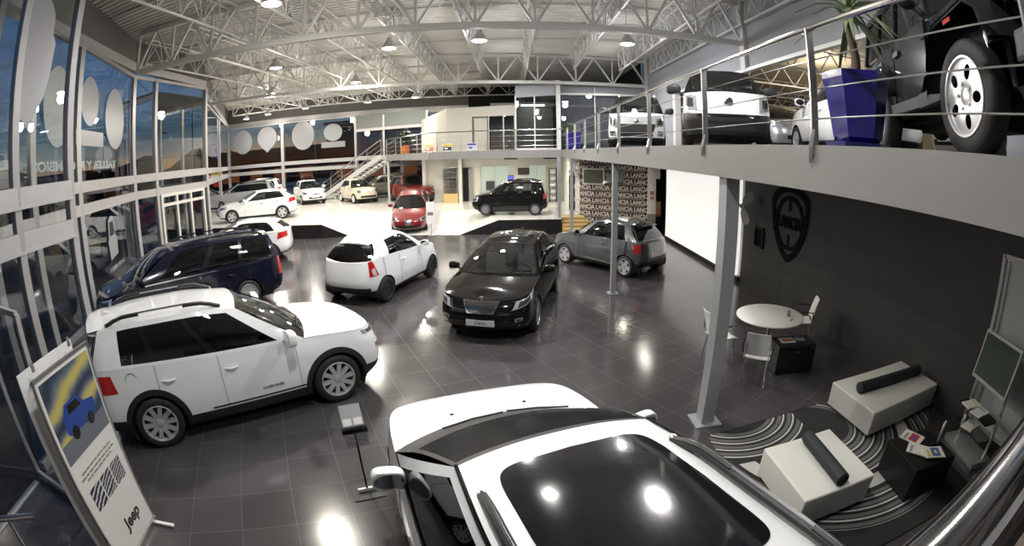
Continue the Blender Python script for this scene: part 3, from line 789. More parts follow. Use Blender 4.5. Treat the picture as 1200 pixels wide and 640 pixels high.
GRAND = dict(L=4.86, W=1.96, wb=2.915, fo=.92, R=.39, arch=.45, paint=WHITE, rim='seven', A=(1.12,), D=(-2.25,), mirx=.50, miry=.09, wiperv=.10, ditch=True, wsglass=SHADE_WS, framemat=BLACKP, At=(.10, .645, 1.655), Dt=(-2.02, .62, 1.665), cowl=(1.42, 1.135), hoodline=[(2.2, .96), (1.95, 1.04)],
    shoulder=[(2.4, .86), (2.15, .965), (1.7, 1.05), (1.12, 1.10), (0, 1.13), (-1.2, 1.16), (-2.3, 1.20), (-2.5, 1.18)], rail=[(-.6, 1.705), (-1.4, 1.705)], doors=[.80, -.42, -1.52], insF=.16, nose=1.25, hump=.7,
    windows=[(.06, .41), (.445, .72), (.755, .93)], rearbase=(-2.34, 1.19), sunroof=(.09, .64, .72), frit=.40, nozzles=True, railr=.013, railstrip=True, crown=.05, rows=[(.27, .27, .34, .92, .14, .12), (.38, .36, .44, .97, .04, .04), (.58, .62, .64, 1.0, 0, 0), (.78, .86, .88, .985, .03, .02)],
    headlights=[hl(.45, 1.0, .74, .90, .04)], taillights=[dict(poly=[(-1.0, .62), (-.6, .64), (-.6, .9), (-1.0, .88)])], front=[('grille', .42, .62, .84, LENSDARK)], rails=(.16, .93, GREYALLOY), handle=WHITE, mirs=1.08, srglass=None, bow=.035)
VOYAGER = dict(L=5.2, W=2.0, wb=3.08, fo=.95, R=.345, paint=NAVY, rim='multi', A=(1.38,), D=(-2.58,), At=(.42, .66, 1.62), Dt=(-2.36, .65, 1.64), cowl=(1.68, 1.07), hoodline=[(2.3, .88), (2.05, .98)],
    shoulder=[(2.5, .78), (2.2, .90), (1.38, 1.03), (0, 1.06), (-1.5, 1.08), (-2.6, 1.10), (-2.8, 1.08)], rail=[(-.7, 1.70), (-1.6, 1.69)], doors=[1.02, -.18, -1.30], windows=[(.15, .43), (.47, .69), (.72, .945)],
    rearbase=(-2.66, 1.10), headlights=[hl(.55, 1.10, .72, .93, .05)], taillights=[dict(poly=[(-.98, .60), (-.70, .60), (-.70, .99), (-.94, .99)])], front=[('grille', .5, .62, .82, CHROME), ('lower_intake', .6, .2, .42, BLACKP)], handle=CHROME, rails=(.14, .95, NAVY), mirmat=NAVY,
    extra=[('chrome_strip', [(2.0, .965), (5.6, .965), (5.6, .99), (2.0, .99)], CHROME, .006)], bow=.04, nose=1.2, mirs=1.1)
GIULIETTA = dict(L=4.35, W=1.80, wb=2.634, fo=.90, R=.325, paint=WHITE, rim='star', A=(.82,), D=(-1.88,), At=(-.02, .52, 1.37), Dt=(-1.42, .50, 1.345), cowl=(1.05, .985), hoodline=[(2.0, .80), (1.7, .90)],
    shoulder=[(2.25, .70), (1.95, .80), (1.4, .90), (.82, .945), (0, .97), (-1.0, 1.02), (-1.9, 1.07), (-2.2, 1.0)], rail=[(-.5, 1.425), (-1.0, 1.41)], doors=[.62, -.42, -1.22], windows=[(.12, .44, GLASS_MID), (.47, .74), (.76, .86)], rearbase=(-2.0, 1.06), nose=1.3,
    headlights=[hl(.62, 1.18, .72, .93, .06)], taillights=[dict(poly=[(-1.1, .76), (-.60, .80), (-.60, .96), (-1.05, .93)])], front=[('grille', .14, .42, .93, LENSDARK, .16), ('lower_intake', .62, .22, .40, BLACKP)], rear=[('rear_diffuser', .62, .02, .2, BLACKP)], handle=CHROME, spoiler=(.14, WHITE), tail=1.2)
MITO = dict(L=4.06, W=1.72, wb=2.51, fo=.89, R=.32, paint=RED, rim='five', A=(.80,), D=(-1.72,), At=(.0, .50, 1.36), Dt=(-1.25, .48, 1.33), cowl=(1.04, .99), hoodline=[(1.9, .80), (1.6, .91)],
    shoulder=[(2.2, .68), (1.9, .80), (1.4, .90), (.80, .955), (0, .98), (-1.0, 1.03), (-1.75, 1.06), (-2.0, 1.0)], rail=[(-.4, 1.42), (-.9, 1.40)], doors=[.58, -.62], windows=[(.13, .53, GLASS_MID), (.56, .84)], rearbase=(-1.84, 1.05), nose=1.35,
    headlights=[hl(.56, .98, .68, .95, .05)], taillights=[dict(poly=[(-.98, .74), (-.62, .74), (-.62, .96), (-.98, .96)])], front=[('grille', .10, .36, .95, CHROME, .17), ('lower_intake', .60, .2, .40, BLACKP)], handle=RED, spoiler=(.12, RED), badgeF=(.74, .055, ''), tail=1.2)
PUNTO = dict(L=4.03, W=1.69, wb=2.51, fo=.86, R=.30, paint=WHITE, rim='steel', A=(.84,), D=(-1.75,), At=(.06, .52, 1.40), Dt=(-1.38, .50, 1.38), cowl=(1.08, 1.0), hoodline=[(1.9, .80), (1.6, .92)],
    shoulder=[(2.2, .70), (1.9, .80), (1.4, .90), (.84, .96), (0, .97), (-1.0, 1.01), (-1.8, 1.04), (-2.0, 1.0)], rail=[(-.5, 1.46), (-1.0, 1.445)], doors=[.62, -.36, -1.12], windows=[(.12, .44, GLASS_MID), (.47, .74), (.77, .88)], rearbase=(-1.84, 1.04), nose=1.25, bow=.035,
    headlights=[hl(.52, .98, .72, .95, .05)], taillights=[dict(poly=[(-.9, .72), (-.60, .72), (-.60, 1.), (-.9, 1.)])], front=[('grille', .36, .66, .76, LENSDARK), ('lower_intake', .46, .22, .40, BLACKP)], handle=WHITE, badgeF=(.70, .05, ''), plateF=(.50, ''))
F500 = dict(L=3.56, W=1.63, wb=2.30, fo=.74, R=.30, paint=CREAM, rim='five', A=(.74,), D=(-1.46,), At=(.16, .50, 1.395), Dt=(-1.12, .47, 1.36), cowl=(.96, .99), hoodline=[(1.72, .82), (1.45, .93)],
    shoulder=[(2.0, .70), (1.7, .83), (1.3, .91), (.74, .955), (0, .965), (-.8, .975), (-1.4, .98), (-1.75, .93)], rail=[(-.3, 1.455), (-.75, 1.435)], doors=[.56, -.52], windows=[(.13, .56, GLASS_MID), (.60, .85)], rearbase=(-1.54, .985), nose=1.35, tail=1.35, shs=.93, bow=.04,
    headlights=[hl(.50, .80, .70, .96, .02)], taillights=[dict(poly=[(-.84, .62), (-.62, .62), (-.62, .92), (-.84, .92)])], front=[('lower_intake', .55, .20, .40, BLACKP)], handle=CHROME, badgeF=(.72, .05, ''))
ABARTH = dict(F500, L=3.66, fo=.80, paint=GREY, handle=GREY, rim='star', rimmat=ALLOY, roofpaint=GREY, mirmat=GREY, spoiler=(.22, TRIM), rear=[('rear_diffuser', .66, .04, .28, BLACKP)], windows=[(.13, .56, GLASS_MID), (.60, .85)], plateR=(.62,), rwglass=GLASS_MID, rearwin=(.12, .06, .92))
PANDA = dict(L=3.65, W=1.64, wb=2.30, fo=.74, R=.285, paint=PBLACK, rim='steel', rimmat=GREYALLOY, A=(.86,), D=(-1.60,), At=(.26, .56, 1.475), Dt=(-1.42, .545, 1.48), cowl=(1.06, 1.03), hoodline=[(1.75, .86), (1.5, .96)],
    shoulder=[(2.0, .74), (1.75, .86), (1.3, .95), (.86, .985), (0, .985), (-1, .99), (-1.6, 1.0), (-1.8, .98)], rail=[(-.4, 1.53), (-.9, 1.53)], doors=[.62, -.22, -.98], windows=[(.14, .45, GLASS_MID), (.49, .745, GLASS_MID), (.78, .92, GLASS_DARK)], rearbase=(-1.66, 1.0), shs=.96, nose=1.0, tail=.8,
    headlights=[hl(.48, .92, .68, .95, .04)], taillights=[dict(poly=[(-.84, .72), (-.62, .72), (-.62, 1.), (-.80, 1.)])], front=[('grille', .36, .72, .86, LENSDARK), ('lower_intake', .5, .2, .42, BLACKP)], handle=BLACKP, rails=(.2, .93, PBLACK), clad=.2, seatmat=SEATL)
REDPANDA = dict(PANDA, paint=RED, L=3.9, W=1.70, wb=2.42, fo=.80, A=(.92,), D=(-1.72,), Dt=(-1.5, .56, 1.49), doors=[.66, -.25, -1.05], rails=(.2, .93, RED), handle=RED, blackbumper=.45, shoulder=[(2.1, .74), (1.85, .86), (1.3, .95), (.92, .985), (0, .985), (-1, .99), (-1.7, 1.0), (-1.95, .98)], cowl=(1.12, 1.03), rearbase=(-1.78, 1.0), hoodline=[(1.85, .87), (1.6, .97)])
OLIVEPANDA = dict(PANDA, paint=OLIVE, handle=OLIVE, rails=(.2, .93, OLIVE))
YPSILON = dict(L=3.84, W=1.68, wb=2.39, fo=.77, R=.305, arch=.345, paint=WHITE, rim='multi', rimmat=DARKALLOY, A=(.82,), D=(-1.56,), At=(.12, .52, 1.43), Dt=(-1.20, .47, 1.36), cowl=(1.04, 1.02), hoodline=[(1.8, .84), (1.5, .95)],
    shoulder=[(2.0, .72), (1.75, .84), (1.3, .93), (.82, .975), (0, 1.0), (-.8, 1.05), (-1.4, 1.06), (-1.9, 1.0)], rail=[(-.3, 1.49), (-.8, 1.45)], doors=[.58, -.52], windows=[(.11, .50, GLASS_MID), (.52, .75)], rearbase=(-1.70, 1.0), nose=1.25, tail=1.65, shs=.915, bulge=.045,
    headlights=[hl(.5, .95, .68, .95, .05)], taillights=[dict(poly=[(-.96, .66), (-.70, .62), (-.70, .98), (-.80, 1.0)]), dict(poly=[(-.90, .67), (-.80, .66), (-.76, .80), (-.84, .84)], mat=TAILW, out=.012)], rear=[('rear_diffuser', .72, .02, .26, BLACKP)], handle=WHITE, spoiler=(.10, WHITE), rearwin=(.02, .02, .90), vbump=.5, rframe=TRIM)
DELTA = dict(L=4.52, W=1.80, wb=2.70, fo=.93, R=.325, paint=PBLACK, rim='multi', rimmat=GREYALLOY, A=(.92,), D=(-1.98,), At=(.02, .545, 1.40), Dt=(-1.62, .52, 1.40), cowl=(1.16, 1.0), hoodline=[(2.05, .82), (1.75, .92)],
    shoulder=[(2.35, .72), (2.05, .82), (1.5, .91), (.92, .965), (0, .985), (-1, 1.02), (-1.9, 1.05), (-2.25, 1.02)], rail=[(-.5, 1.46), (-1.1, 1.455)], doors=[.70, -.38, -1.32], windows=[(.12, .44), (.47, .74), (.77, .90)], rearbase=(-2.08, 1.04), nose=1.1, bow=.045, seatmat=SEATL,
    headlights=[dict(poly=[(.52, .66), (1.10, .84), (1.25, .97), (.60, .90)]), hl(.62, .76, .30, .42, 0, LENS)], taillights=[dict(poly=[(-.96, .6), (-.7, .6), (-.7, 1.), (-.9, 1.)])], front=[('grille_frame', .24, .56, .97, CHROME, .36, .006), ('grille', .21, .59, .945, LENSDARK, .33, .012), ('lower_intake', .70, .14, .30, BLACKP)], handle=CHROME, sunroof=(.06, .50, .75), srglass=None, plateF=(.40, 'Delta'), mirmat=PBLACK, badgeF=(.80, .06, ''),
    grillebars=True, framemat=PBLACK)
DOBLO = dict(L=4.39, W=1.83, wb=2.755, fo=.90, R=.315, paint=WHITE, rim='steel', A=(1.20,), D=(-2.02,), At=(.62, .66, 1.72), Dt=(-1.94, .64, 1.76), cowl=(1.50, 1.15), hoodline=[(2.1, .98), (1.85, 1.08)],
    shoulder=[(2.3, .92), (2.1, 1.0), (1.2, 1.12), (0, 1.13), (-1, 1.13), (-2, 1.13), (-2.3, 1.12)], rail=[(-.4, 1.80), (-1.2, 1.80)], doors=[.98, -.10], windows=[(.13, .38, GLASS_MID)], rearbase=(-2.08, 1.12), shs=.95, nose=1.0, tail=.6, insF=.10, bow=.03,
    headlights=[dict(poly=[(.56, .70), (.92, .74), (1.02, .98), (.60, .90)]), hl(.66, .84, .26, .38, 0, LENS)], taillights=[dict(poly=[(-1., .6), (-.82, .6), (-.82, 1.), (-1., 1.)])], front=[('grille', .50, .40, .80, BLACKP, .60), ('lower_intake', .5, .20, .38, BLACKP)], extra=[('fog_recess', [(.64, .24), (.86, .24), (.88, .46), (.66, .48)], BLACKP, .005)], handle=WHITE, badgeF=(.82, .075, ''), clad=.14, rails=(.15, .4, WHITE), mirmat=BLACKP, mirs=1.3)
FIORINO = dict(DOBLO, L=3.86, W=1.72, wb=2.51, fo=.84, R=.30, A=(1.02,), D=(-1.70,), At=(.50, .60, 1.58), Dt=(-1.62, .60, 1.62), cowl=(1.32, 1.10), hoodline=[(1.95, .96), (1.7, 1.04)],
    shoulder=[(2.1, .88), (1.9, .96), (1.02, 1.06), (0, 1.08), (-1, 1.08), (-2, 1.08)], rail=[(-.4, 1.65), (-1.0, 1.65)], doors=[.82, -.16], rearbase=(-1.76, 1.07), nose=.9, blackbumper=.62, headlights=[dict(poly=[(.58, .72), (.86, .74), (.96, 1.0), (.62, .96)])], front=[('grille', .56, .52, .60, TRIM, .6), ('lower_intake', .52, .14, .30, TRIM)], extra=[], badgeF=(.82, .085, ''), rails=None, clad=.3)
WAGON = dict(GRAND, paint=SILVER, handle=SILVER, sunroof=None, R=.34, arch=.39, W=1.86, rails=(.1, .93, SILVER), At=(.22, .60, 1.60), Dt=(-2.0, .58, 1.60), rail=[(-.6, 1.65), (-1.4, 1.645)])
# ------------------------------------------------------------------ surfaces of the hall
def tile_mat():
    m = mat('dark_floor_tile', (.028, .027, .029), .13, spec=.5)
    nt = m.node_tree; b = nt.nodes['Principled BSDF']
    g = nt.nodes.new('ShaderNodeNewGeometry')
    mp = nt.nodes.new('ShaderNodeMapping'); mp.inputs['Rotation'].default_value = (0, 0, R_(62.5)); mp.inputs['Location'].default_value = (.10, .49, 0)
    br = nt.nodes.new('ShaderNodeTexBrick'); br.offset = 0; br.inputs['Scale'].default_value = 1.; br.inputs['Brick Width'].default_value = .595; br.inputs['Row Height'].default_value = .595
    br.inputs['Mortar Size'].default_value = .0022; br.inputs['Mortar Smooth'].default_value = .3
    br.inputs['Color1'].default_value = (.050, .047, .048, 1); br.inputs['Color2'].default_value = (.060, .057, .058, 1); br.inputs['Mortar'].default_value = (.12, .118, .118, 1)
    n = nt.nodes.new('ShaderNodeTexNoise'); n.inputs['Scale'].default_value = .9; n.inputs['Detail'].default_value = 6
    mr = nt.nodes.new('ShaderNodeMapRange'); mr.inputs[1].default_value = .3; mr.inputs[2].default_value = .7; mr.inputs[3].default_value = .12; mr.inputs[4].default_value = .21
    mr2 = nt.nodes.new('ShaderNodeMath'); mr2.operation = 'MULTIPLY_ADD'; mr2.inputs[1].default_value = .3
    nt.links.new(g.outputs['Position'], mp.inputs[0]); nt.links.new(mp.outputs[0], br.inputs['Vector']); nt.links.new(g.outputs['Position'], n.inputs['Vector'])
    nt.links.new(br.outputs['Color'], b.inputs['Base Color']); nt.links.new(n.outputs['Fac'], mr.inputs[0])
    nt.links.new(br.outputs['Fac'], mr2.inputs[0]); nt.links.new(mr.outputs[0], mr2.inputs[2]); nt.links.new(mr2.outputs[0], b.inputs['Roughness'])
    return m
FLOOR = tile_mat()
PLAT = noisy('cream_platform_tile', (.66, .64, .59), (.72, .70, .65), 1.2, .16)
RISER = mat('dark_riser', (.012, .011, .012), .3)
WALLW = noisy('white_plaster', (.70, .68, .62), (.74, .72, .66), 3, .7)
WALLG = noisy('grey_plaster', (.27, .275, .30), (.30, .305, .33), 2, .7)
WALLK = noisy('black_wall_paint', (.031, .030, .0295), (.037, .036, .0355), 4, .6)
SLABM = noisy('slab_edge_paint', (.19, .186, .18), (.225, .22, .215), 2.5, .55)
STEELW = noisy('white_steel_paint', (.50, .495, .48), (.56, .555, .54), 5, .5)
DECKM = noisy('deck_sheet', (.55, .535, .50), (.61, .595, .56), 3, .5)
ALU = noisy('grey_aluminium_frame', (.40, .385, .39), (.46, .445, .45), 8, .38, .25)
STEELG = noisy('grey_steel_column', (.30, .315, .33), (.36, .375, .39), 6, .4, .3)
BRUSH = mat('brushed_steel', (.50, .49, .47), .28, 1.)
PIPE = mat('polished_tube', (.60, .59, .58), .14, 1.)
WGLASS = pane('facade_glass', (.80, .84, .84), .035)
OFFGLASS = pane('office_glass', (.34, .37, .38), .05)
FILM = mat('sticker_film', (.27, .27, .29), .3)
FILMD = mat('sticker_film_seen_through', (.30, .32, .33), .5)
DARKV = mat('dark_void', (.012, .012, .014), .9)  # near-black colour that stands in for unlit depth

S_ = lambda name, mb, m, smooth=False: tag(mb.build(name, m, None, smooth), kind='structure')
# the street front in plan; everything indoors stops at this line
EV = [(-5.2, -5), (-5.2, -.62), (-5.95, 2.2), (-8.6, 3.6), (-12.95, 12.25), (-13.15, 17.2), (-14.45, 18.8), (-23.5, 34.4)]
def gx(y):
    for (xa, ya), (xb, yb) in zip(EV, EV[1:]):
        if ya <= y <= yb: return xa+(xb-xa)*(y-ya)/(yb-ya)
    return EV[0][0] if y < EV[0][1] else EV[-1][0]
b = MB(); b.add([(7, -5, 0), (7, 34.4, 0)] + [(x, y, 0) for x, y in EV[::-1]], [tuple(range(len(EV)+2))]); S_('floor', b, FLOOR)
# raised display platform with its ramp
ZP = .6
pv = dict(A=(-14.6, 18.75, ZP), B=(-8.2, 19.05, ZP), F1=(-7.05, 19.5, .004), F2=(-2.15, 19.45, .004), C=(-.55, 19.35, ZP), D=(2.05, 19.35, ZP), E=(2.05, 20.7, ZP), F=(3.1, 20.7, ZP), G=(3.1, 34.4, ZP), R1=(-7.6, 23.2, ZP), R2=(-1.4, 23.2, ZP), H=(-1.4, 34.4, ZP), I=(-7.6, 34.4, ZP), J=(-23.6, 34.4, ZP))
ks = list(pv); ix = {k: i for i, k in enumerate(ks)}
b = MB(); b.add([pv[k] for k in ks], [[ix[k] for k in q] for q in (('A', 'B', 'R1', 'I', 'J'), ('R1', 'R2', 'H', 'I'), ('C', 'D', 'E', 'F', 'G', 'H', 'R2'), ('F1', 'F2', 'R2', 'R1'), ('B', 'F1', 'R1'), ('F2', 'C', 'R2'))])
S_('floor_platform', b, PLAT)
g0 = lambda k: (pv[k][0], pv[k][1], 0)
b = MB()
b.quad(g0('A'), g0('B'), pv['B'], pv['A']); b.add([g0('B'), pv['F1'], pv['B']], [(0, 1, 2)]); b.add([pv['F2'], g0('C'), pv['C']], [(0, 1, 2)]); b.quad(g0('C'), g0('D'), pv['D'], pv['C']); b.quad(g0('D'), g0('E'), pv['E'], pv['D']); b.quad(g0('E'), g0('F'), pv['F'], pv['E']); b.quad(pv['J'], (-23.6, 34.4, 0), g0('A'), pv['A'])
S_('trim_platform_riser', b, RISER)
# yellow timber steps up to the platform
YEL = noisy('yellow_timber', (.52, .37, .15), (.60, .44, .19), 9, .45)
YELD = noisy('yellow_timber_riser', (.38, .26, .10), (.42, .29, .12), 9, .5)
st = thing('stairs', 'short flight of yellow timber steps beside the end of the platform', 'stairs', (2.7, 19.3, 0))
for k in range(5):
    z = ZP*(k+1)/5; y0 = 18.72+.30*k; x1 = 3.62-.13*k; yw = lambda x: 20.62-.72*(x-3.0)
    q = lambda e: [(x-2.7, y-19.3) for x, y in ((2.08, y0-e), (x1+e, y0-e), (x1+e, yw(x1+e)), (3.0, 20.62), (2.08, 20.62))]
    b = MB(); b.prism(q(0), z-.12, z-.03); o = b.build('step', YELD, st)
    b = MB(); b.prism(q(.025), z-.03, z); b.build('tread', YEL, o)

# ---- mezzanine slab: right wing and back gallery
ZS, ZB = 3.47, 3.13
slab = [(2.34, -1.2), (9.5, -1.2), (26, -1.2), (26, 33), (-7.6, 34.4), (-7.6, 28.4), (-3.95, 22.6), (0, 22.1), (2.34, 21.4)]
b = MB(); b.prism(slab, ZB, ZS); S_('floor_mezzanine', b, SLABM)
b = MB()
edge = [(2.34, -1.2), (2.34, 21.4), (0, 22.1), (-3.95, 22.6), (-7.6, 28.4)]
for p, q in zip(edge, edge[1:]): b.beam((*p, ZB-.004), (*q, ZB-.004), .06, .03)
S_('trim_slab_lip', b, SLABM)

# ---- glazed street front
def glazing(idx, p0, p1, posts, ztop=6.45, low=True, glass=WGLASS, zb=.0, beams=((3.22, 3.46, .16), (2.66, 2.89, .14)), pw=.16, midrail=()):
    """a bay of curtain wall from p0 to p1; posts as fractions along it"""
    p0 = Vector((*p0, 0)); p1 = Vector((*p1, 0)); d = p1-p0
    root = tag(bpy.data.objects.new('window_%d' % idx, None), kind='structure'); link(root)
    f = MB()
    for t in posts:
        q = p0+d*t; f.beam(q+Vector((0, 0, zb)), q+Vector((0, 0, ztop)), pw, pw*.8)
    for z0, z1, w_ in beams:
        f.beam(p0+Vector((0, 0, (z0+z1)/2)), p1+Vector((0, 0, (z0+z1)/2)), w_, z1-z0)
        f.beam(p0+Vector((0, 0, z0-.02)), p1+Vector((0, 0, z0-.02)), w_+.05, .04)
    for z in (zb+.06, ztop-.05): f.beam(p0+Vector((0, 0, z)), p1+Vector((0, 0, z)), .12, .12)
    f.build('window_frame', ALU, root)
    nrm = Vector((-d.y, d.x, 0)).normalized()*.0
    g = MB(); g.quad(p0+nrm+Vector((0, 0, zb)), p1+nrm+Vector((0, 0, zb)), p1+nrm+Vector((0, 0, ztop)), p0+nrm+Vector((0, 0, ztop)))
    g.build('window_pane', glass, root)
    return root
glazing(1, (-5.25, -.6), (-5.86, 2.05), [0, .45], ztop=7.0, zb=-.11, beams=((3.22, 3.46, .16), (2.22, 2.46, .16)))
glazing(2, (-5.95, 2.3), (-6.5, 4.52), [.40, 1.], ztop=7.0)
glazing(3, (-8.5, 3.7), (-12.9, 12.2), [0, .195, .47, 1.], pw=.2, ztop=6.95)
glazing(4, (-12.9, 12.2), (-13.05, 17.15), [.27, 1.], ztop=6.95, pw=.18)
glazing(5, (-14.35, 18.75), (-23.4, 34.3), [0, .47, 1.], zb=0, ztop=6.7)
glazing(6, (-23.4, 34.3), (-3.6, 34.3), [.0, .277, .60, .78, .98], zb=ZP, pw=.26, ztop=6.6)
# glass screen standing in from the street front
o = tag(link(bpy.data.objects.new('window_7', None)), kind='structure')
b = MB(); b.beam((-5.88, 2.16, .08), (-4.55, 2.12, .08), .05, .06); b.beam((-5.88, 2.16, 2.3), (-4.55, 2.12, 2.3), .05, .06); b.beam((-5.88, 2.16, .05), (-5.88, 2.16, 2.3), .06, .06); b.beam((-4.55, 2.12, .05), (-4.55, 2.12, 2.3), .06, .06); b.build('window_frame', ALU, o)
b = MB(); b.quad((-5.86, 2.16, .08), (-4.57, 2.12, .08), (-4.57, 2.12, 2.3), (-5.86, 2.16, 2.3)); b.build('window_pane', WGLASS, o)
# entrance doors and the glass lobby behind them
dr = tag(link(bpy.data.objects.new('door_1', None)), kind='structure')
b = MB(); X0 = -12.9
def dline(y): return Vector((-12.94-.03*(y-13.4), y, 0))
ys = [13.75, 14.75, 15.75, 16.75]
b2 = MB()
for y in ys: b2.beam(dline(y)+Vector((.06, 0, 0)), dline(y)+Vector((.06, 0, 2.6)), .11, .11)
for z in (2.22, 2.58): b2.beam(dline(13.7)+Vector((.06, 0, z)), dline(16.8)+Vector((.06, 0, z)), .11, .11)
b2.build('door_frame', mat('pale_frame', (.62, .61, .58), .35, .1), dr)
b2 = MB()
for y in (14.68, 15.68): b2.tube([dline(y)+Vector((.14, -.06, .8)), dline(y)+Vector((.14, -.06, 1.5))], .016, 8)
b2.build('door_handle', BRUSH, dr)
lob = tag(link(bpy.data.objects.new('window_8', None)), kind='structure')
b = MB(); c4 = [(-12.95, 13.5), (-16.2, 14.2), (-16.4, 17.6), (-13.05, 17.15)]
for p in c4[1:3] + [(-14.6, 13.85), (-14.7, 17.4)]: b.beam((*p, 0), (*p, 6.3), .14, .14)
for p, q in zip(c4, c4[1:]):
    for z in (6.3, 3.34, 2.78, .06): b.beam((*p, z), (*q, z), .13, .18)
b.build('window_frame', ALU, lob)
b = MB()
for p, q in zip(c4, c4[1:]): b.quad((*p, 0), (*q, 0), (*q, 6.3), (*p, 6.3))
b.build('window_pane', WGLASS, lob)
b = MB(); b.prism(c4, 6.36, 6.5); S_('ceiling_lobby', b, DARKV)
# eaves beam above the glazing
EAVE = noisy('eaves_sheet', (.085, .08, .075), (.13, .125, .12), 6, .55)
b = MB()
ev = [(-7.4, 1.2), (-8.6, 3.6), (-12.95, 12.25), (-13.15, 17.2), (-14.45, 18.8), (-23.5, 34.4), (-3, 34.4)]
ez = [6.75, 6.75, 7.15, 7.0, 6.95, 6.72, 6.66]
for p, q, z0, z1 in zip(ev, ev[1:], ez, ez[1:]): b.beam((*p, z0+.1), (*q, z1+.1), .22, .30)
S_('trim_eaves_beam', b, ALU)
b = MB()
for p, q, z0, z1 in zip(ev, ev[1:], ez, ez[1:]): b.quad((*p, z0+.2), (*q, z1+.2), (*q, 8.3), (*p, 8.3))
S_('wall_above_glazing', b, EAVE)

# ---- walls
b = MB()
b.quad((6.1, -1.2, 0), (6.1, 11.25, 0), (6.1, 11.25, ZB), (6.1, -1.2, ZB)); S_('wall_right', b, WALLK)
b = MB(); b.box((6.02, 11.25, 0), (6.2, 17.75, .14)); S_('baseboard_right', b, RISER)
b = MB(); b.box((6.12, 11.25, 0), (6.3, 17.75, ZB)); S_('wall_screen_backing', b, WALLW)
# white wall panel with its own glow
SCREEN = mat('glowing_panel', (.4, .395, .38), .5, emit=(1., .985, .95), es=.80)
b = MB(); b.box((6.02, 11.42, .14), (6.12, 17.7, 2.86)); tag(b.build('light_wall', SCREEN), 'big white glowing wall panel standing between the black wall and the doorway', 'light panel')
b = MB(); b.box((5.55, 18.75, 2.30), (6.1, 18.78, ZB)); b.box((5.55, 18.75, .85), (5.92, 18.78, 2.30)); b.quad((6.1, 17.7, 2.86), (6.1, 18.76, 2.86), (6.1, 18.76, ZB), (6.1, 17.7, ZB)); S_('wall_doorway', b, WALLW)
b = MB(); b.box((5.55, 18.742, 0), (5.92, 18.78, .85)); S_('wall_dado', b, noisy('grey_dado', (.2, .2, .19), (.24, .24, .23), 4, .6))
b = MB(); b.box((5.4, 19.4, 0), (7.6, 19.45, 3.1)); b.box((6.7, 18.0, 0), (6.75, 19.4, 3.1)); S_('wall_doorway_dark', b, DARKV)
b = MB(); b.quad((5.5, 18.9, 0), (3.0, 20.7, 0), (3.0, 20.7, ZB), (5.5, 18.9, ZB)); S_('wall_lettered', b, WALLK)
b = MB(); b.quad((3.0, 20.7, 0), (2.95, 27.4, 0), (2.95, 27.4, ZB), (3.0, 20.7, ZB)); S_('wall_gallery_side', b, WALLW)
b = MB(); b.quad((-5., 27.4, ZP), (3, 27.4, ZP), (3, 27.4, ZB), (-5, 27.4, ZB)); S_('wall_gallery_back', b, WALLW)
b = MB(); b.box((-5.1, 27.0, ZP), (-4.9, 34, ZB)); S_('wall_gallery_end', b, WALLW)
# upper walls: right wall with the big opening to the next hall
b = MB()
b.quad((7, -1.2, 5.95), (7, 19.1, 5.95), (7, 19.1, 8.4), (7, -1.2, 8.4)); b.quad((7, 19.1, ZS), (7, 24.4, ZS), (7, 24.4, 8.4), (7, 19.1, 8.4)); S_('wall_right_upper', b, WALLG)
b = MB(); b.box((6.9, -1.2, 5.88), (7.1, 19.1, 5.98)); b.box((6.86, 18.95, ZS), (7.12, 19.25, 5.98)); S_('trim_opening', b, mat('white_trim', (.66, .66, .66), .4))
b = MB(); b.box((6.88, 12.55, 5.95), (7.05, 12.85, 8.3)); b.box((6.88, 23.4, ZS), (7.05, 23.6, 8.3)); S_('trim_column', b, STEELW)
b = MB(); b.quad((2.4, 23.9, ZS), (7, 23.9, ZS), (7, 23.9, 6.95), (2.4, 23.9, 6.95)); S_('wall_upper_back', b, WALLG)
b = MB(); b.quad((-4.4, 34.45, 0), (7, 34.45, 0), (7, 34.45, 8.4), (-4.4, 34.45, 8.4)); b.quad((6.95, 24.4, 5), (6.95, 34.45, 5), (6.95, 34.45, 8.4), (6.95, 24.4, 8.4)); S_('wall_void_back', b, DARKV)  # darkness of the unlit roof void is put into the wall colour

# ---- deck and roof steel
b = MB(); V = []; F = []; y = -5.; k = 0; xs = (-26, 7)
while y < 34.6:
    for yy, z in ((y, 8.20), (y+.09, 8.20), (y+.125, 8.26), (y+.215, 8.26)):
        V += [(gx(yy), yy, z), (xs[1], yy, z)]
    y += .25
for i in range(len(V)//2-1): F.append((2*i, 2*i+2, 2*i+3, 2*i+1))
b.add(V, F); S_('ceiling', b, DECKM)

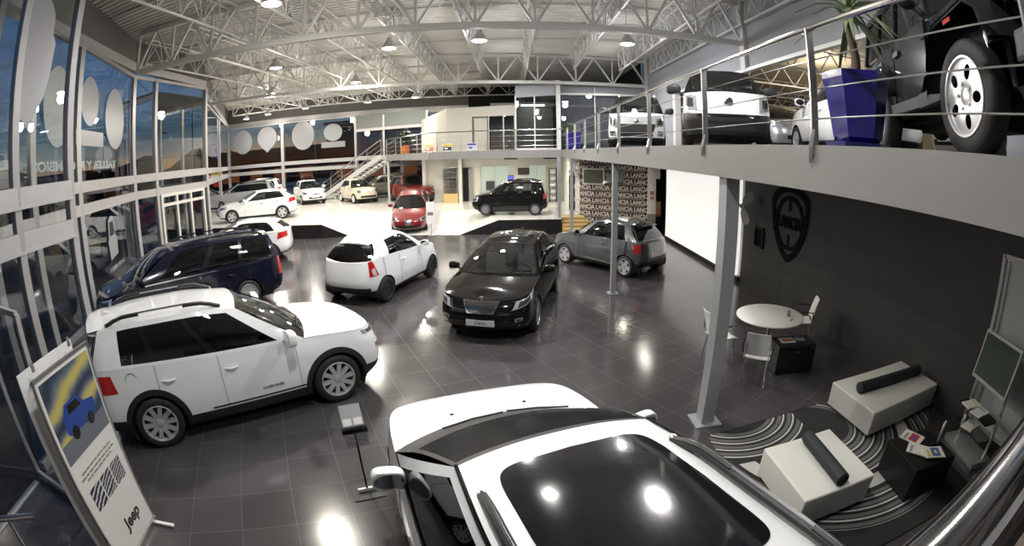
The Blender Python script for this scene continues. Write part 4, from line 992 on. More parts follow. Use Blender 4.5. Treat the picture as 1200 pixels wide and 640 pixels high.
def truss(name, a, c, zb, zt, n, rc, rw, label, group, verts=True, m=STEELW, width=0.):
    """lattice truss: bottom chord, top chord(s), zig-zag web"""
    a = Vector((*a, 0)); c = Vector((*c, 0)); d = c-a; L = d.length; side = Vector((-d.y, d.x, 0)).normalized()
    t = thing(name, label, 'roof truss', tuple(a + Vector((0, 0, zb))), 0, group); tag(t, kind='structure')
    loc = lambda p: p - Vector(t.location)
    Z = lambda p, z: Vector((p.x, p.y, z))
    b = MB(); b.beam(loc(Z(a, zb)), loc(Z(c, zb)), rc*2, rc*2); b.build('bottom_chord', m, t)
    b = MB()
    for s in ((-1, 1) if width else (0,)): b.beam(loc(Z(a+side*s*width/2, zt)), loc(Z(c+side*s*width/2, zt)), rc*1.8, rc*1.8)
    b.build('top_chord', m, t)
    b = MB()
    for s in ((-1, 1) if width else (0,)):
        for i in range(n):
            p, q, r = a+d*(i/n), a+d*((i+.5)/n), a+d*((i+1)/n); off = side*s*width/2
            b.beam(loc(Z(p, zb)), loc(Z(q+off, zt)), rw*2, rw*2); b.beam(loc(Z(q+off, zt)), loc(Z(r, zb)), rw*2, rw*2)
            if verts: b.beam(loc(Z(p, zb)), loc(Z(p+off, zt)), rw*2, rw*2)
    b.build('web', m, t)
    return t
gT = 'long white roof trusses spanning the hall'
truss('roof_truss', (-11.9, 11.4), (7, 12.85), 6.78, 8.1, 12, .085, .035, 'long white roof truss nearer the street doors, spanning the hall from glazing to grey wall', gT)
truss('roof_truss', (-15.6, 20.7), (7, 23.55), 6.78, 8.1, 12, .075, .035, 'long white roof truss farther back, passing above the glass gallery office', gT)
truss('roof_truss', (-21.3, 31.9), (3, 32.4), 7.35, 8.1, 16, .04, .022, 'farthest long white roof truss, close to the rear windows', gT)
truss('roof_truss', (-8, 2.6), (7, 3.6), 6.78, 8.1, 10, .085, .035, 'nearest long white roof truss, high over the parked cars at the entrance of the hall', gT)
gJ = 'slim white lattice joists running the length of the hall under the roof deck'
spans = [(3.2, 12.1), (12.3, 22.), (22.2, 31.8)]
xs_ = [-16.8, -14.6, -12.4, -10.2, -8.0, -5.8, -3.6, -1.4, .8, 3.0, 5.2, 6.75]
for x in xs_:
    for k, (y0, y1) in enumerate(spans):
        if x < -9 and k == 0 or x < -13.5 and k == 1: continue
        if k == 2 and x > 2.9: continue
        truss('roof_joist', (x, y0), (x, y1), 7.28, 8.12, 9, .028, .016, 'slim white lattice joist under the corrugated roof deck', gJ, False, width=.36)
b = MB()
for y in (7.5, 9.4, 14.6, 17., 19.5, 25., 27.5, 30.): b.beam((gx(y)+.1, y, 8.16), (7 if y < 24 else 3, y, 8.16), .06, .08)
for y0, y1 in spans:
    for i in range(0, len(xs_)-1, 2):
        b.tube([(xs_[i], y0, 7.3), (xs_[i+1], y1*.5+y0*.5, 8.1)], .012, 4); b.tube([(xs_[i+1], y0, 8.1), (xs_[i], y1*.5+y0*.5, 7.3)], .012, 4)
S_('beam_bracing', b, STEELW)

# ---- lamps
LAMPB = mat('lamp_housing', (.42, .41, .40), .4, .2)
LAMPE = mat('lamp_lens', (.9, .9, .9), .4, emit=(1, .985, .96), es=28.)
lamps = [(-5.11, 9.01, 'highest bright bell lamp at the top of the photo, near the street front'), (-3.86, 14.84, 'bell lamp just behind the first long truss, above the white hatchback'), (-.91, 14.55, 'bell lamp just behind the first long truss, above the black hatchback'),
 (-8.51, 15.67, 'bell lamp behind the first long truss, closest to the entrance doors'), (-11.84, 21.38, 'bell lamp over the front edge of the platform, above the white five-door'), (-7.1, 21.1, 'bell lamp over the platform ramp'), (-13.5, 29.3, 'bell lamp over the rear windows, above the white small hatchback'),
 (-9.03, 29.3, 'bell lamp near the rear windows, above the gallery stairs'), (-5.7, 28.4, 'bell lamp near the corner of the upper white office'), (-17.0, 30.2, 'bell lamp over the round window stickers at the rear'), (-19.6, 31.3, 'farthest bell lamp, in the rear window corner'), (3.79, 14.79, 'bell lamp over the mezzanine cars, by the grey upper wall')]
def light(kind, loc, energy, size=.2, col=(1, .985, .95), rot=(0, 0, 0), sy=None, spread=None):
    l = bpy.data.lights.new('lamp', kind); l.energy = energy; l.color = col
    if kind == 'POINT': l.shadow_soft_size = size
    if kind == 'AREA':
        l.size = size; l.shape = 'RECTANGLE' if sy else 'DISK'
        if sy: l.size_y = sy
        if spread: l.spread = R_(spread)
    if kind == 'SPOT': l.spot_size = R_(150); l.spot_blend = .6; l.shadow_soft_size = size
    o = bpy.data.objects.new('light_' + kind.lower(), l); link(o); o.location = loc; o.rotation_euler = rot
    return o
for x, y, _ in lamps:
    q = .85 if y > 27 else 1.12; cl = (1, .94, .82) if x < -3 else (.98, .985, 1.)
    light('AREA', (x, y, 6.86), 300*q, .42, cl); light('POINT', (x, y, 6.66), (190 if y > 20 else 130)*q, .2, cl)
unseen_lamps = ((3.1, 7.3), (-.1, 8.0), (-.3, 2.6), (5.2, 1.2))  # first two match reflections on the glass roof, others added to light the foreground
for x, y in unseen_lamps: lamps.append((x, y, 'unseen bell lamp high above the nearest cars, over the head of the photographer'))
for x, y in unseen_lamps + ((4.5, 20.5), (0, 20.8)): light('AREA', (x, y, 6.86), 190, .42); light('POINT', (x, y, 6.66), 50, .2)  # closing pair: bare added lights without a lamp body
for x, y, lab in lamps:
    t = thing('high_bay_lamp', 'round ' + lab, 'lamp', (x, y, 6.9), 0, 'bell lamps under the roof')
    b = MB(); b.lathe([(.04, .40), (.07, .38), (.10, .28), (.16, .20), (.23, .10), (.25, .02), (.235, .0), (.21, .05)], 20, None, False); b.build('lamp_shade', LAMPB, t, True)
    b = MB(); b.lathe([(0, .015), (.215, .02), (.215, .05)], 20); b.build('lamp_lens', LAMPE, t)
    b = MB(); b.tube([(0, 0, .38), (0, 0, 1.28)], .012, 6); b.build('lamp_rod', LAMPB, t)
# unseen flush light panels added under the gallery and mezzanine to brighten them
TUBE = mat('tube_light', (.9, .9, .9), .4, emit=(1, .97, .88), es=9.)
for x, y, rz in ((-3.4, 25.2, 0), (-.6, 24.9, 0), (1.6, 24.4, 0), (4.2, 13.6, 90), (4.2, 17.0, 90), (3.7, 7.2, 90), (3.9, 3.6, 90)):
    t = link(bpy.data.objects.new('added_ceiling_panel', None)); t.location = (x, y, ZB-.012); t.rotation_euler = (0, 0, R_(rz)); tag(t, kind='structure')
    b = MB(); b.box((-.64, -.09, 0), (.64, .09, .014)); b.build('panel_frame', STEELW, t)
    b = MB(); b.box((-.6, -.05, -.004), (.6, .05, .0)); b.build('panel_light', TUBE, t)
    light('AREA', (x, y, ZB-.03), 62 if y > 20 else 26 if y > 10 else 15, 1.2, (1, .95, .82), (0, 0, R_(rz)), .08)

# wall behind the photographer
b = MB(); b.quad((-5.2, -.62, 0), (-5.2, -5, 0), (-5.2, -5, 8.3), (-5.2, -.62, 8.3)); b.quad((-5.2, -5, 0), (7, -5, 0), (7, -5, 8.3), (-5.2, -5, 8.3)); b.quad((7, -5, 0), (7, -1.2, 0), (7, -1.2, 8.3), (7, -5, 8.3)); S_('wall_behind', b, WALLG)
# ---- columns, under-slab poles
for x, y, w_, lab, z0 in ((2.46, 4.93, .14, 'broad grey steel column under the mezzanine, beside the white sports utility roof', 0), (2.40, 10.8, .10, 'slim grey steel column standing in front of the small grey hatchback', 0), (2.36, 18.45, .09, 'slim grey column in front of the yellow steps', 0), (2.0, 19.75, .10, 'slim pale column on the end of the platform', ZP)):
    t = thing('steel_column', lab, 'column', (x, y, z0), 0, None); tag(t, kind='structure')
    b = MB(); b.box((-w_*.62, -w_*.75, 0), (w_*.62, w_*.75, ZB-z0), None, .006); b.build('shaft', STEELG, t)
    b = MB(); b.box((-w_*1.3, -w_*1.3, 0), (w_*1.3, w_*1.3, .015)); b.build('base_plate', STEELG, t)

# ---- railings
def railing(name, pts, label, posts, lean=0., ndir=None, m=BRUSH, cables=3, hz=.94):
    t = thing(name, label, 'railing', (pts[0][0], pts[0][1], pts[0][2]))
    o0 = Vector(pts[0]); P = [Vector(p)-o0 for p in pts]
    b = MB(); b.tube([p+Vector((0, 0, hz)) for p in P], .028, 10); b.build('handrail', PIPE, t, True)
    for k in range(cables):
        b = MB(); z = hz*(k+1)/(cables+1)*1.0-.03; b.tube([p+Vector((0, 0, z)) for p in P], .006, 5); b.build('cable', BRUSH, t)
    for q in posts:
        q = Vector(q)-o0; b = MB()
        b.beam(q+Vector((0, 0, -.02)), q+Vector((0, 0, hz)), .055, .018) if not lean else b.prism([(-.035, -.009), (.035, -.009), (.035, .009), (-.035, .009)], -.02, hz, Matrix.Translation(q))
        if ndir is not None:
            n_ = Vector(ndir); b.tube([q+Vector((0, 0, .12)), q+n_*.03+Vector((0, 0, -.02)), q+n_*.05+Vector((0, 0, -.14))], [.03, .035, .012], 6)
        b.build('post', m, t)
    return t
rx = 2.36
railing('guard_rail', [(rx, .35, ZS), (rx, 21.4, ZS)], 'long steel guard rail with cables along the mezzanine edge in front of the display vans', [(rx, y, ZS) for y in (1.0, 3.12, 5.42, 7.85, 10.2, 12.6, 15., 17.4, 19.8)], 1, (-1, 0, 0))
railing('guard_rail', [(2.3, 21.4, ZS), (0, 22.12, ZS), (-3.95, 22.62, ZS), (-7.6, 28.42, ZS)], 'steel guard rail along the rear gallery above the black tall hatchback', [(.25, 22.06, ZS), (-1.15, 22.26, ZS), (-2.35, 22.42, ZS), (-3.5, 22.58, ZS), (-4.75, 23.88, ZS), (-6.1, 26.03, ZS), (-7.55, 28.35, ZS)])
# ------------------------------------------------------------------ gallery: stairs, offices, plant, stands
GOFF = 'glass offices'
t = thing('gallery_stairs', 'pale open steel staircase rising from the platform to the rear gallery', 'stairs', (-13.3, 32.4, ZP))
A = Vector((0, 0, 0)); B = Vector((5.8, -3.8, ZS-ZP)); d = (B-A); h = Vector((d.x, d.y, 0)).normalized(); sd = Vector((-h.y, h.x, 0))
for s in (-.62, .62):
    b = MB(); b.beam(A+sd*s+Vector((0, 0, .04)), B+sd*s+Vector((0, 0, -.08)), .06, .30); b.build('stringer', STEELW, t)
b = MB()
for k in range(1, 17): 
    p = A+d*(k/17.); b.beam(p-sd*.6, p+sd*.6, .30, .04)
b.build('treads', STEELW, t)
for s in (-.62, .62):
    b = MB(); up = lambda f, z: A+d*f+sd*s+Vector((0, 0, z))
    b.tube([up(0, .0), up(0, .95), up(1, .95)], .026, 8); b.build('handrail', PIPE, t, True)
    for z in (.35, .65):
        b = MB(); b.tube([up(0, z), up(1, z)], .014, 6); b.build('mid_rail', PIPE, t)
    for f in (.2, .4, .6, .8, 1.):
        b = MB(); b.beam(up(f, 0), up(f, .95), .04, .04); b.build('baluster', BRUSH, t)
b = MB(); b.box((-7.58, 28.44, ZP), (-7.44, 28.58, ZB)); tag(b.build('stair_post', STEELW), 'slim white post carrying the head of the gallery staircase', 'post')
# upper white office
b = MB()
b.quad((-6.0, 31.8, ZS), (-3.3, 24.6, ZS), (-3.3, 24.6, 5.75), (-6.0, 31.8, 5.72)); b.quad((-3.3, 24.6, ZS), (-1.95, 24.4, ZS), (-1.95, 24.4, 5.76), (-3.3, 24.6, 5.75)); b.quad((-6.0, 31.8, 5.72), (-3.3, 24.6, 5.75), (.25, 24.1, 5.8), (.25, 32, 5.8))
b.quad((-1.1, 24.3, ZS), (.25, 24.1, ZS), (.25, 24.1, 3.55), (-1.1, 24.3, 3.55)); b.quad((-1.95, 24.4, 5.25), (.25, 24.1, 5.25), (.25, 24.1, 5.8), (-1.95, 24.4, 5.76))
b.quad((-1.95, 24.6, ZS), (-1.1, 24.5, ZS), (-1.1, 24.5, 5.3), (-1.95, 24.6, 5.3)); S_('wall_upper_office', b, noisy('cream_office_wall', (.44, .42, .37), (.48, .46, .41), 3, .7))
o = tag(link(bpy.data.objects.new('window_9', None)), kind='structure')
b = MB(); b.quad((-1.1, 24.3, ZS), (.25, 24.1, ZS), (.25, 24.1, 5.25), (-1.1, 24.3, 5.25)); b.build('window_pane', OFFGLASS, o)
b = MB()
for x in (-1.1, -.35, .22): b.beam((x, 24.1+.148*(.25-x), ZS), (x, 24.1+.148*(.25-x), 5.25), .05, .05)
b.build('window_frame', ALU, o)
b = MB(); b.quad((-1.1, 26.8, ZS), (2.4, 26.8, ZS), (2.4, 26.8, 6.2), (-1.1, 26.8, 6.2)); S_('wall_office_inner', b, noisy('office_inner', (.30, .31, .29), (.36, .37, .35), 3, .7))
dd = tag(link(bpy.data.objects.new('door_2', None)), kind='structure'); b = MB(); b.box((-1.85, 24.40, ZS), (-1.18, 24.44, 5.18)); b.build('door_leaf', noisy('office_door', (.40, .38, .33), (.44, .42, .37), 5, .5), dd)
# taller glass office
b = MB(); b.quad((.27, 23.5, 6.1), (2.35, 23.35, 6.2), (2.35, 23.35, 6.98), (.27, 23.5, 6.72)); b.quad((.27, 23.5, 6.1), (.27, 23.5, 6.72), (.27, 30, 6.72), (.27, 30, 6.1)); S_('wall_office_header', b, WALLG)
o = tag(link(bpy.data.objects.new('window_10', None)), kind='structure')
b = MB(); b.quad((.27, 23.5, ZS), (2.35, 23.35, ZS), (2.35, 23.35, 6.2), (.27, 23.5, 6.1)); b.quad((.27, 23.5, ZS), (.27, 26.7, ZS), (.27, 26.7, 6.1), (.27, 23.5, 6.1)); b.build('window_pane', OFFGLASS, o)
b = MB()
for x in (.27, 1.2, 2.33): b.beam((x, 23.5-.072*(x-.27), ZS), (x, 23.5-.072*(x-.27), 6.2), .06, .06)
b.beam((.27, 23.5, ZS+.05), (2.35, 23.35, ZS+.05), .06, .1); b.beam((2.36, 23.3, ZS), (2.36, 23.3, 6.95), .2, .2); b.build('window_frame', STEELW, o)
o = tag(link(bpy.data.objects.new('window_11', None)), kind='structure')
b = MB(); b.quad((2.45, 23.7, ZS), (6.95, 23.7, ZS), (6.95, 23.7, 6.25), (2.45, 23.7, 6.25)); b.build('window_pane', pane('smoked_glass', (.55, .57, .60), .05), o)
b = MB(); b.beam((2.45, 23.65, 6.3), (6.95, 23.65, 6.3), .06, .1)
for x in (4.25,): b.beam((x, 23.66, ZS), (x, 23.66, 6.7), .04, .04)
b.build('window_frame', STEELW, o)
b = MB(); b.box((.6, 26.2, 5.95), (1.9, 26.4, 6.02)); tag(b.build('office_ceiling_lamp', TUBE), 'small bright strip lamp inside the tall glass office', 'lamp')
# greenish glazed partition behind the plant
o = tag(link(bpy.data.objects.new('window_12', None)), kind='structure')
b = MB(); b.quad((-11.4, 33.8, ZS), (-5.6, 31.8, ZS), (-5.6, 31.8, 5.3), (-11.4, 33.8, 5.3)); b.build('window_pane', pane('blue_grey_glass', (.30, .33, .40), .06), o)
b = MB(); 
for f in (0, .42, 1): b.beam((-11.4+5.8*f, 33.8-2.0*f, ZP), (-11.4+5.8*f, 33.8-2.0*f, 6.4), .14, .14)
b.beam((-11.4, 33.8, 5.4), (-5.6, 31.8, 5.4), .1, .2); b.beam((-11.4, 33.8, 3.34), (-5.6, 31.8, 3.34), .14, .3); b.build('window_frame', ALU, o)
b = MB(); b.quad((-11.4, 33.82, 5.5), (-5.6, 31.82, 5.5), (-5.6, 31.82, 6.5), (-11.4, 33.82, 6.5)); S_('wall_partition_header', b, noisy('green_grey_panel', (.15, .17, .155), (.19, .21, .195), 4, .5))
b = MB(); b.quad((-11.4, 34.1, ZS), (-5.6, 32.1, ZS), (-5.6, 32.1, 5.5), (-11.4, 34.1, 5.5)); S_('wall_partition_back', b, noisy('blue_grey_panel', (.24, .25, .31), (.28, .29, .35), 3, .6))
light('AREA', (-.3, 25.4, 5.1), 22, .8); light('AREA', (1.3, 25, 5.9), 22, .8); light('AREA', (4.7, 22.6, 6.6), 30, .6)  # bare area lights added in and beside the offices to brighten them
# potted plant on the gallery
LEAF = noisy('leaf_green', (.05, .10, .03), (.09, .15, .05), 14, .5)
LEAFD = noisy('leaf_dark', (.025, .05, .02), (.05, .085, .03), 14, .5)
LEAFL = noisy('yucca_leaf', (.14, .20, .10), (.24, .30, .16), 9, .45)
BARK = noisy('bark', (.09, .065, .045), (.14, .10, .07), 30, .85)
SOIL = noisy('soil', (.03, .02, .015), (.05, .035, .025), 40, .95)
def leafy(parent, c, r, n, m, ln=.16, seed=1, name='foliage'):
    rng = random.Random(seed); b = MB()
    for _ in range(n):
        a, e, q = rng.uniform(0, 6.28), rng.uniform(-1, 1), rng.random()**.45
        p = Vector((c[0]+r[0]*q*math.cos(a)*math.sqrt(1-e*e), c[1]+r[1]*q*math.sin(a)*math.sqrt(1-e*e), c[2]+r[2]*q*e))
        dr = Vector((math.cos(a), math.sin(a), rng.uniform(-.6, .6))).normalized(); s_ = dr.cross(Vector((0, 0, 1))).normalized()*ln*.3
        b.add([p, p+dr*ln*.5+s_, p+dr*ln+Vector((0, 0, -.03)), p+dr*ln*.5-s_], [(0, 1, 2, 3)])
    return b.build(name, m, parent)
t = thing('potted_plant', 'bushy green plant in an orange tub on the rear gallery', 'plant', (-6.12, 27.2, ZS))
b = MB(); b.lathe([(.20, 0), (.22, .02), (.25, .44), (.26, .46), (.24, .46), (.23, .40), (0, .40)], 24); b.build('tub', noisy('orange_glaze', (.62, .17, .03), (.68, .20, .04), 6, .35), t, True)
b = MB(); b.lathe([(0, .41), (.23, .41)], 20, None, False); b.build('soil', SOIL, t)
b = MB()
for k in range(4): b.tube([(0, 0, .4), (.1*math.cos(k*1.6), .1*math.sin(k*1.6), .75), (.25*math.cos(k*1.6), .25*math.sin(k*1.6), 1.1)], [.02, .016, .01], 6)
b.build('stem', BARK, t); leafy(t, (0, 0, .98), (.55, .5, .40), 380, LEAFD, .22)
# leaflet boards along the gallery edge
for i, (x, y, c1, c2, lab) in enumerate(((-4.05, 23.5, (.62, .45, .10), (.5, .2, .1), 'small yellow and red picture board on the rear gallery edge, farthest along'), (-3.08, 23.1, (.65, .45, .05), (.05, .05, .06), 'small yellow and black picture board on the rear gallery edge, the middle one'), (-1.87, 22.95, (.06, .05, .30), (.5, .5, .55), 'small blue and white picture board on the rear gallery edge, nearest the glass office'))):
    t = thing('picture_board', lab, 'board', (x, y, ZS), R_(-6), 'picture boards on the gallery edge')
    b = MB(); b.box((-.24, -.012, .03), (.24, .012, .40), None, .004); b.build('board', PLATE, t)
    m1 = mat('board_a%d' % i, c1, .4); m2 = mat('board_b%d' % i, c2, .4)
    b = MB(); b.box((-.22, -.017, .28), (.22, -.0125, .38)); b.build('picture_band', m1, t)
    b = MB(); b.box((-.22, -.017, .07), (.22, -.0125, .26)); b.build('picture', m2, t)
    b = MB(); b.ball((-.06, -.02, .17), (.09, .006, .05), 12, 6); b.build('picture_car', PLATE if i < 2 else m1, t)
    b = MB(); b.box((-.2, -.1, 0), (-.17, .1, .03)); b.box((.17, -.1, 0), (.2, .1, .03)); b.build('foot', BLACKP, t)
# blue tubs
BLUEG = noisy('cobalt_glaze', (.012, .010, .16), (.02, .018, .22), 5, .22, coat=.5)
def tub(loc, s, label, square=True):
    t = thing('blue_planter', label, 'planter', loc, R_(25)); n = 6
    b = MB(); prof = [(.19, .04), (.245, .10), (.31, .50), (.335, .60), (.335, .66), (.30, .66), (.285, .58), (0, .58)]
    b.lathe([(r*s, z*s) for r, z in prof], n); b.build('tub', BLUEG, t, False)
    b = MB(); b.lathe([(.30*s, 0), (.33*s, .055*s), (.30*s, .055*s), (.18*s, .03*s)], n); b.build('saucer', BLUEG, t)
    b = MB(); b.lathe([(0, .60*s), (.29*s, .60*s)], n, None, False); b.build('soil', SOIL, t)
    return t
t = tub((2.93, 3.18, ZS), .98, 'cobalt blue glazed planter with a yucca, beside the grey off-road car'); t.name = 'potted_yucca'
b = MB(); b.tube([(0, 0, .55), (.04, .0, .80), (.02, .02, 1.0), (-.02, 0, 1.22)], [.055, .045, .04, .05], 10); b.build('trunk', BARK, t, True)
b = MB(); rng = random.Random(5)
for k in range(34):
    a = rng.uniform(0, 6.28); el = rng.uniform(-.5, 1.3); L = rng.uniform(.38, .6); w_ = rng.uniform(.024, .034)
    h = Vector((math.cos(a), math.sin(a), 0)); s_ = Vector((-h.y, h.x, 0))*w_; base = Vector((-.02, 0, 1.16+rng.uniform(-.05, .12)))
    P = [base+h*(L*f*math.cos(el*(1-.3*f)))+Vector((0, 0, L*(f*math.sin(el)-.55*f*f))) for f in (0, .3, .6, 1.)]
    V = []
    for p, q in zip(P, (.5, 1., .8, .04)): V += [p-s_*q, p+Vector((0, 0, -.006)), p+s_*q]
    b.add(V, [(3*i+j, 3*i+j+1, 3*i+j+4, 3*i+j+3) for i in range(3) for j in range(2)])
b.build('leaves', LEAFL, t, True)
t = tub((2.75, 20.7, ZS), 1.15, 'cobalt blue glazed planter at the far corner of the mezzanine'); leafy(t, (-.3, 0, 1.0), (.25, .25, .2), 90, LEAF, .2)

# ------------------------------------------------------------------ under the gallery: back wall
def at_back(x, z): return Vector((x, 27.32, z))
t = thing('display_case', 'tall glass display case of small models on a yellow timber base', 'display case', (-3.46, 27.0, ZP))
b = MB(); b.box((-.42, -.25, 0), (.42, .25, .52)); b.build('base_cabinet', YEL, t)
b = MB()
for x in (-.41, .41):
    for y in (-.24, .24): b.box((x-.012, y-.012, .52), (x+.012, y+.012, 1.98))
b.box((-.42, -.25, 1.96), (.42, .25, 2.0)); b.build('frame', ALU, t)
b = MB(); b.quad((-.41, -.245, .52), (.41, -.245, .52), (.41, -.245, 1.96), (-.41, -.245, 1.96)); b.quad((.41, -.245, .52), (.41, .245, .52), (.41, .245, 1.96), (.41, -.245, 1.96)); b.build('glass_front', pane('case_glass', (.86, .9, .88), .03), t)
for z in (.85, 1.15, 1.45, 1.72):
    b = MB(); b.box((-.40, -.23, z), (.40, .23, z+.012)); b.build('shelf', pane('shelf_glass', (.7, .8, .75), .05), t)
rng = random.Random(3); cols = [(.1, .3, .3), (.25, .25, .24), (.5, .5, .48), (.05, .15, .2), (.4, .3, .1)]
for i, z in enumerate((.86, 1.16, 1.46, 1.73)):
    for j in range(3):
        c = cols[(i*2+j) % 5]; m = mat('toy%d' % ((i*2+j) % 5), c, .3)
        k = thing('model_car', 'tiny scale model car on a glass shelf of the display case', 'model car', (-3.46-.25+.25*j, 26.98, ZP+z+.004), R_(90 if j % 2 else 20), 'model cars in the display case')
        b = MB(); b.box((-.09, -.035, .012), (.09, .035, .045), None, .01); b.box((-.05, -.03, .04), (.04, .03, .07), None, .01); b.build('body', m, k)
        b = MB()
        for x in (-.055, .055): b.tube([(x, -.038, .016), (x, .038, .016)], .016, 8)
        b.build('wheel_pair', TYRE, k)
dd = tag(link(bpy.data.objects.new('door_3', None)), kind='structure')
b = MB(); b.box((-2.76, 27.30, ZP), (-2.28, 27.36, 2.55)); b.build('door_opening', DARKV, dd)
b = MB(); b.box((-2.44, 27.26, ZP), (-2.22, 27.30, 2.5)); b.build('door_leaf', noisy('grey_door', (.30, .28, .26), (.34, .32, .3), 4, .5), dd)
b = MB(); b.box((-3.0, 26.9, ZP), (-2.8, 27.1, ZB)); S_('pillar_gallery', b, WALLW)
o = tag(link(bpy.data.objects.new('window_13', None)), kind='structure')
b = MB(); b.quad((-1.7, 27.33, .9), (-.1, 27.33, .9), (-.1, 27.33, 2.6), (-1.7, 27.33, 2.6)); b.quad((.9, 27.33, .9), (2.0, 27.33, .9), (2.0, 27.33, 2.6), (.9, 27.33, 2.6)); b.build('window_pane', mat('office_window', (.42, .50, .44), .08, emit=(.75, .85, .75), es=.22), o)
b = MB()
for x in (-1.7, -.9, -.1, .9, 1.45, 2.0): b.beam((x, 27.3, .9), (x, 27.3, 2.6), .05, .05)
for x0, x1 in ((-1.7, -.1), (.9, 2.0)):
    for z in (.9, 2.6): b.beam((x0, 27.3, z), (x1, 27.3, z), .05, .05)
b.build('window_frame', mat('pale_frame', (.62, .61, .58), .35, .1), o)
t = thing('armchair_silhouette', 'dark high-backed office chair behind the green-tinted office window', 'chair', (-1.2, 27.25, ZP)); t.name = 'office_chair'
b = MB(); b.box((-.25, -.03, .62), (.25, .03, 1.15), None, .03); b.build('backrest', SEATC, t); b = MB(); b.box((-.27, -.06, .42), (.27, .0, .5), None, .02); b.build('seat', SEATC, t); b = MB(); b.tube([(0, -.02, 0), (0, -.02, .42)], .03, 8); b.build('stem', BLACKP, t)
t = thing('information_kiosk', 'black kiosk with a blue lit top behind the black tall hatchback', 'kiosk', (-.02, 26.6, ZP))
b = MB(); b.box((-.17, -.1, 0), (.17, .1, 1.5), None, .015); b.build('body', TRIM, t); b = MB(); b.box((-.16, -.115, 1.26), (.16, -.1, 1.46)); b.build('screen', mat('blue_screen', (.05, .05, .2), .2, emit=(.12, .14, .6), es=1.), t)
t = thing('wall_television', 'small dark television high on the pale wall under the gallery', 'television', (.72, 27.2, 2.1)); b = MB(); b.box((-.32, -.03, 0), (.32, .03, .38), None, .01); b.build('casing', TRIM, t); b = MB(); b.box((-.29, -.036, .03), (.29, -.03, .35)); b.build('screen', mat('tv_off', (.08, .06, .06), .1), t)
for x, lab in ((.0, 'black air grille under the gallery, above the kiosk'), (1.9, 'black air grille under the gallery, above the shelving')):
    t = thing('air_grille', lab, 'vent', (x, 23.2, ZB-.10)); b = MB(); b.box((-.32, -.05, 0), (.32, .05, .10)); b.build('frame', BLACKP, t); b = MB()
    for k in range(3): b.box((-.3, -.06, .02+.028*k), (.3, -.05, .032+.028*k))
    b.build('slats', HUBDARK, t)
for x, y, rz, lab in ((2.32, 26.4, 0, 'narrow black shelving tower under the gallery beside the pale column'), (2.88, 22.4, 90, 'narrow black shelving tower against the side wall under the gallery')):
    t = thing('shelf_tower', lab, 'shelving', (x, y, ZP), R_(rz)); 
    for sx in (-.2, .2): b = MB(); b.box((sx-.02, -.12, 0), (sx+.02, .12, 1.9)); b.build('side_panel', BLACKP, t)
    for k in range(6): b = MB(); b.box((-.2, -.12, .05+.36*k), (.2, .12, .08+.36*k)); b.build('shelf', BLACKP, t)
    for k in range(5):
        q = thing('binder_row', 'pale leaflet box in the tower ' + ('beside the pale column' if rz == 0 else 'against the side wall'), 'leaflet box', (x, y, ZP+.085+.36*k), R_(rz), 'leaflet boxes on the ' + lab); q.name = 'leaflet_box'
        b = MB(); b.box((-.14, -.10, 0), (.12, .08, .20), None, .006); b.build('box', PLATE, q); b = MB(); b.box((-.14, -.104, .03), (.12, -.10, .08)); b.build('label_strip', FILM, q)

LET = mat('wall_letter_ink', (.60, .50, .44), .6)
# lettered wall: rows of the word repeated, white ink blocks on black

P0 = Vector((3.0, 20.7, 0)); P1 = Vector((5.5, 18.9, 0)); dv = (P1-P0); Lw = dv.length; dx = dv.normalized()
t = thing('lettered_wall_graphic', 'black wall graphic repeating one word in pale capital letters', 'wall graphic', tuple(P0), 0)
proto = None; rows = 11; rowh = .285
for i in range(rows):
    off = -.30 if i % 2 else 0
    M = frame(P0 + dx*(Lw/2) + Vector((0, 0, .13+rowh*i)) + Vector((-dx.y, dx.x, 0))*(-.012) - P0, dx, (0, 0, 1))
    if i < 2:
        o = text_mesh('word_row', 'LANCIA LANCIA LANCIA LANCIA' , .25, LET, M, t, .003, bold=.007, sx=.93)
        o.data.transform(Matrix.Translation(dx*(.12 if i else -.06)))
        proto = proto or []; proto.append(o)
    else:
        o = proto[i % 2].copy(); COL.objects.link(o); o.parent = t; o.location = (0, 0, rowh*(i-i % 2))
b = MB()
for i in range(rows): b.beam(dx*.02+Vector((0, 0, .13+rowh*i-.118)) - Vector((-dx.y, dx.x, 0))*.01, dx*(Lw-.02)+Vector((0, 0, .13+rowh*i-.118)) - Vector((-dx.y, dx.x, 0))*.01, .006, .012)
b.build('rule_lines', LET, t)
nrm = Vector((dx.y, -dx.x, 0))
t = thing('wall_monitor', 'grey wall monitor in a pale frame on the lettered wall, behind the slim column', 'monitor', tuple(P0+dx*.72+nrm*.06+Vector((0, 0, 1.98))), math.atan2(dx.y, dx.x))
b = MB(); b.box((-.52, -.04, -.02), (.52, .04, .68), None, .01); b.build('frame', mat('pale_frame', (.62, .61, .58), .35, .1), t); b = MB(); b.box((-.46, -.05, .04), (.46, -.04, .62)); b.build('screen', mat('screen_grey_green', (.10, .11, .085), .15), t)
t = thing('reflective_panel', 'tilted grey reflective panel hung on the lettered wall right of the slim column', 'panel', tuple(P0+dx*1.75+nrm*.34+Vector((0, 0, 2.05))), math.atan2(dx.y, dx.x), None, R_(-18))
b = MB(); b.add([(-.5, 0, 0), (.45, 0, .12), (.5, 0, .62), (-.1, 0, .62), (-.5, .03, 0), (.45, .03, .12), (.5, .03, .62), (-.1, .03, .62)], [(0, 1, 2, 3), (7, 6, 5, 4), (0, 4, 5, 1), (1, 5, 6, 2), (2, 6, 7, 3), (3, 7, 4, 0)]); b.build('panel', mat('grey_sheen', (.33, .35, .36), .15, .6), t)
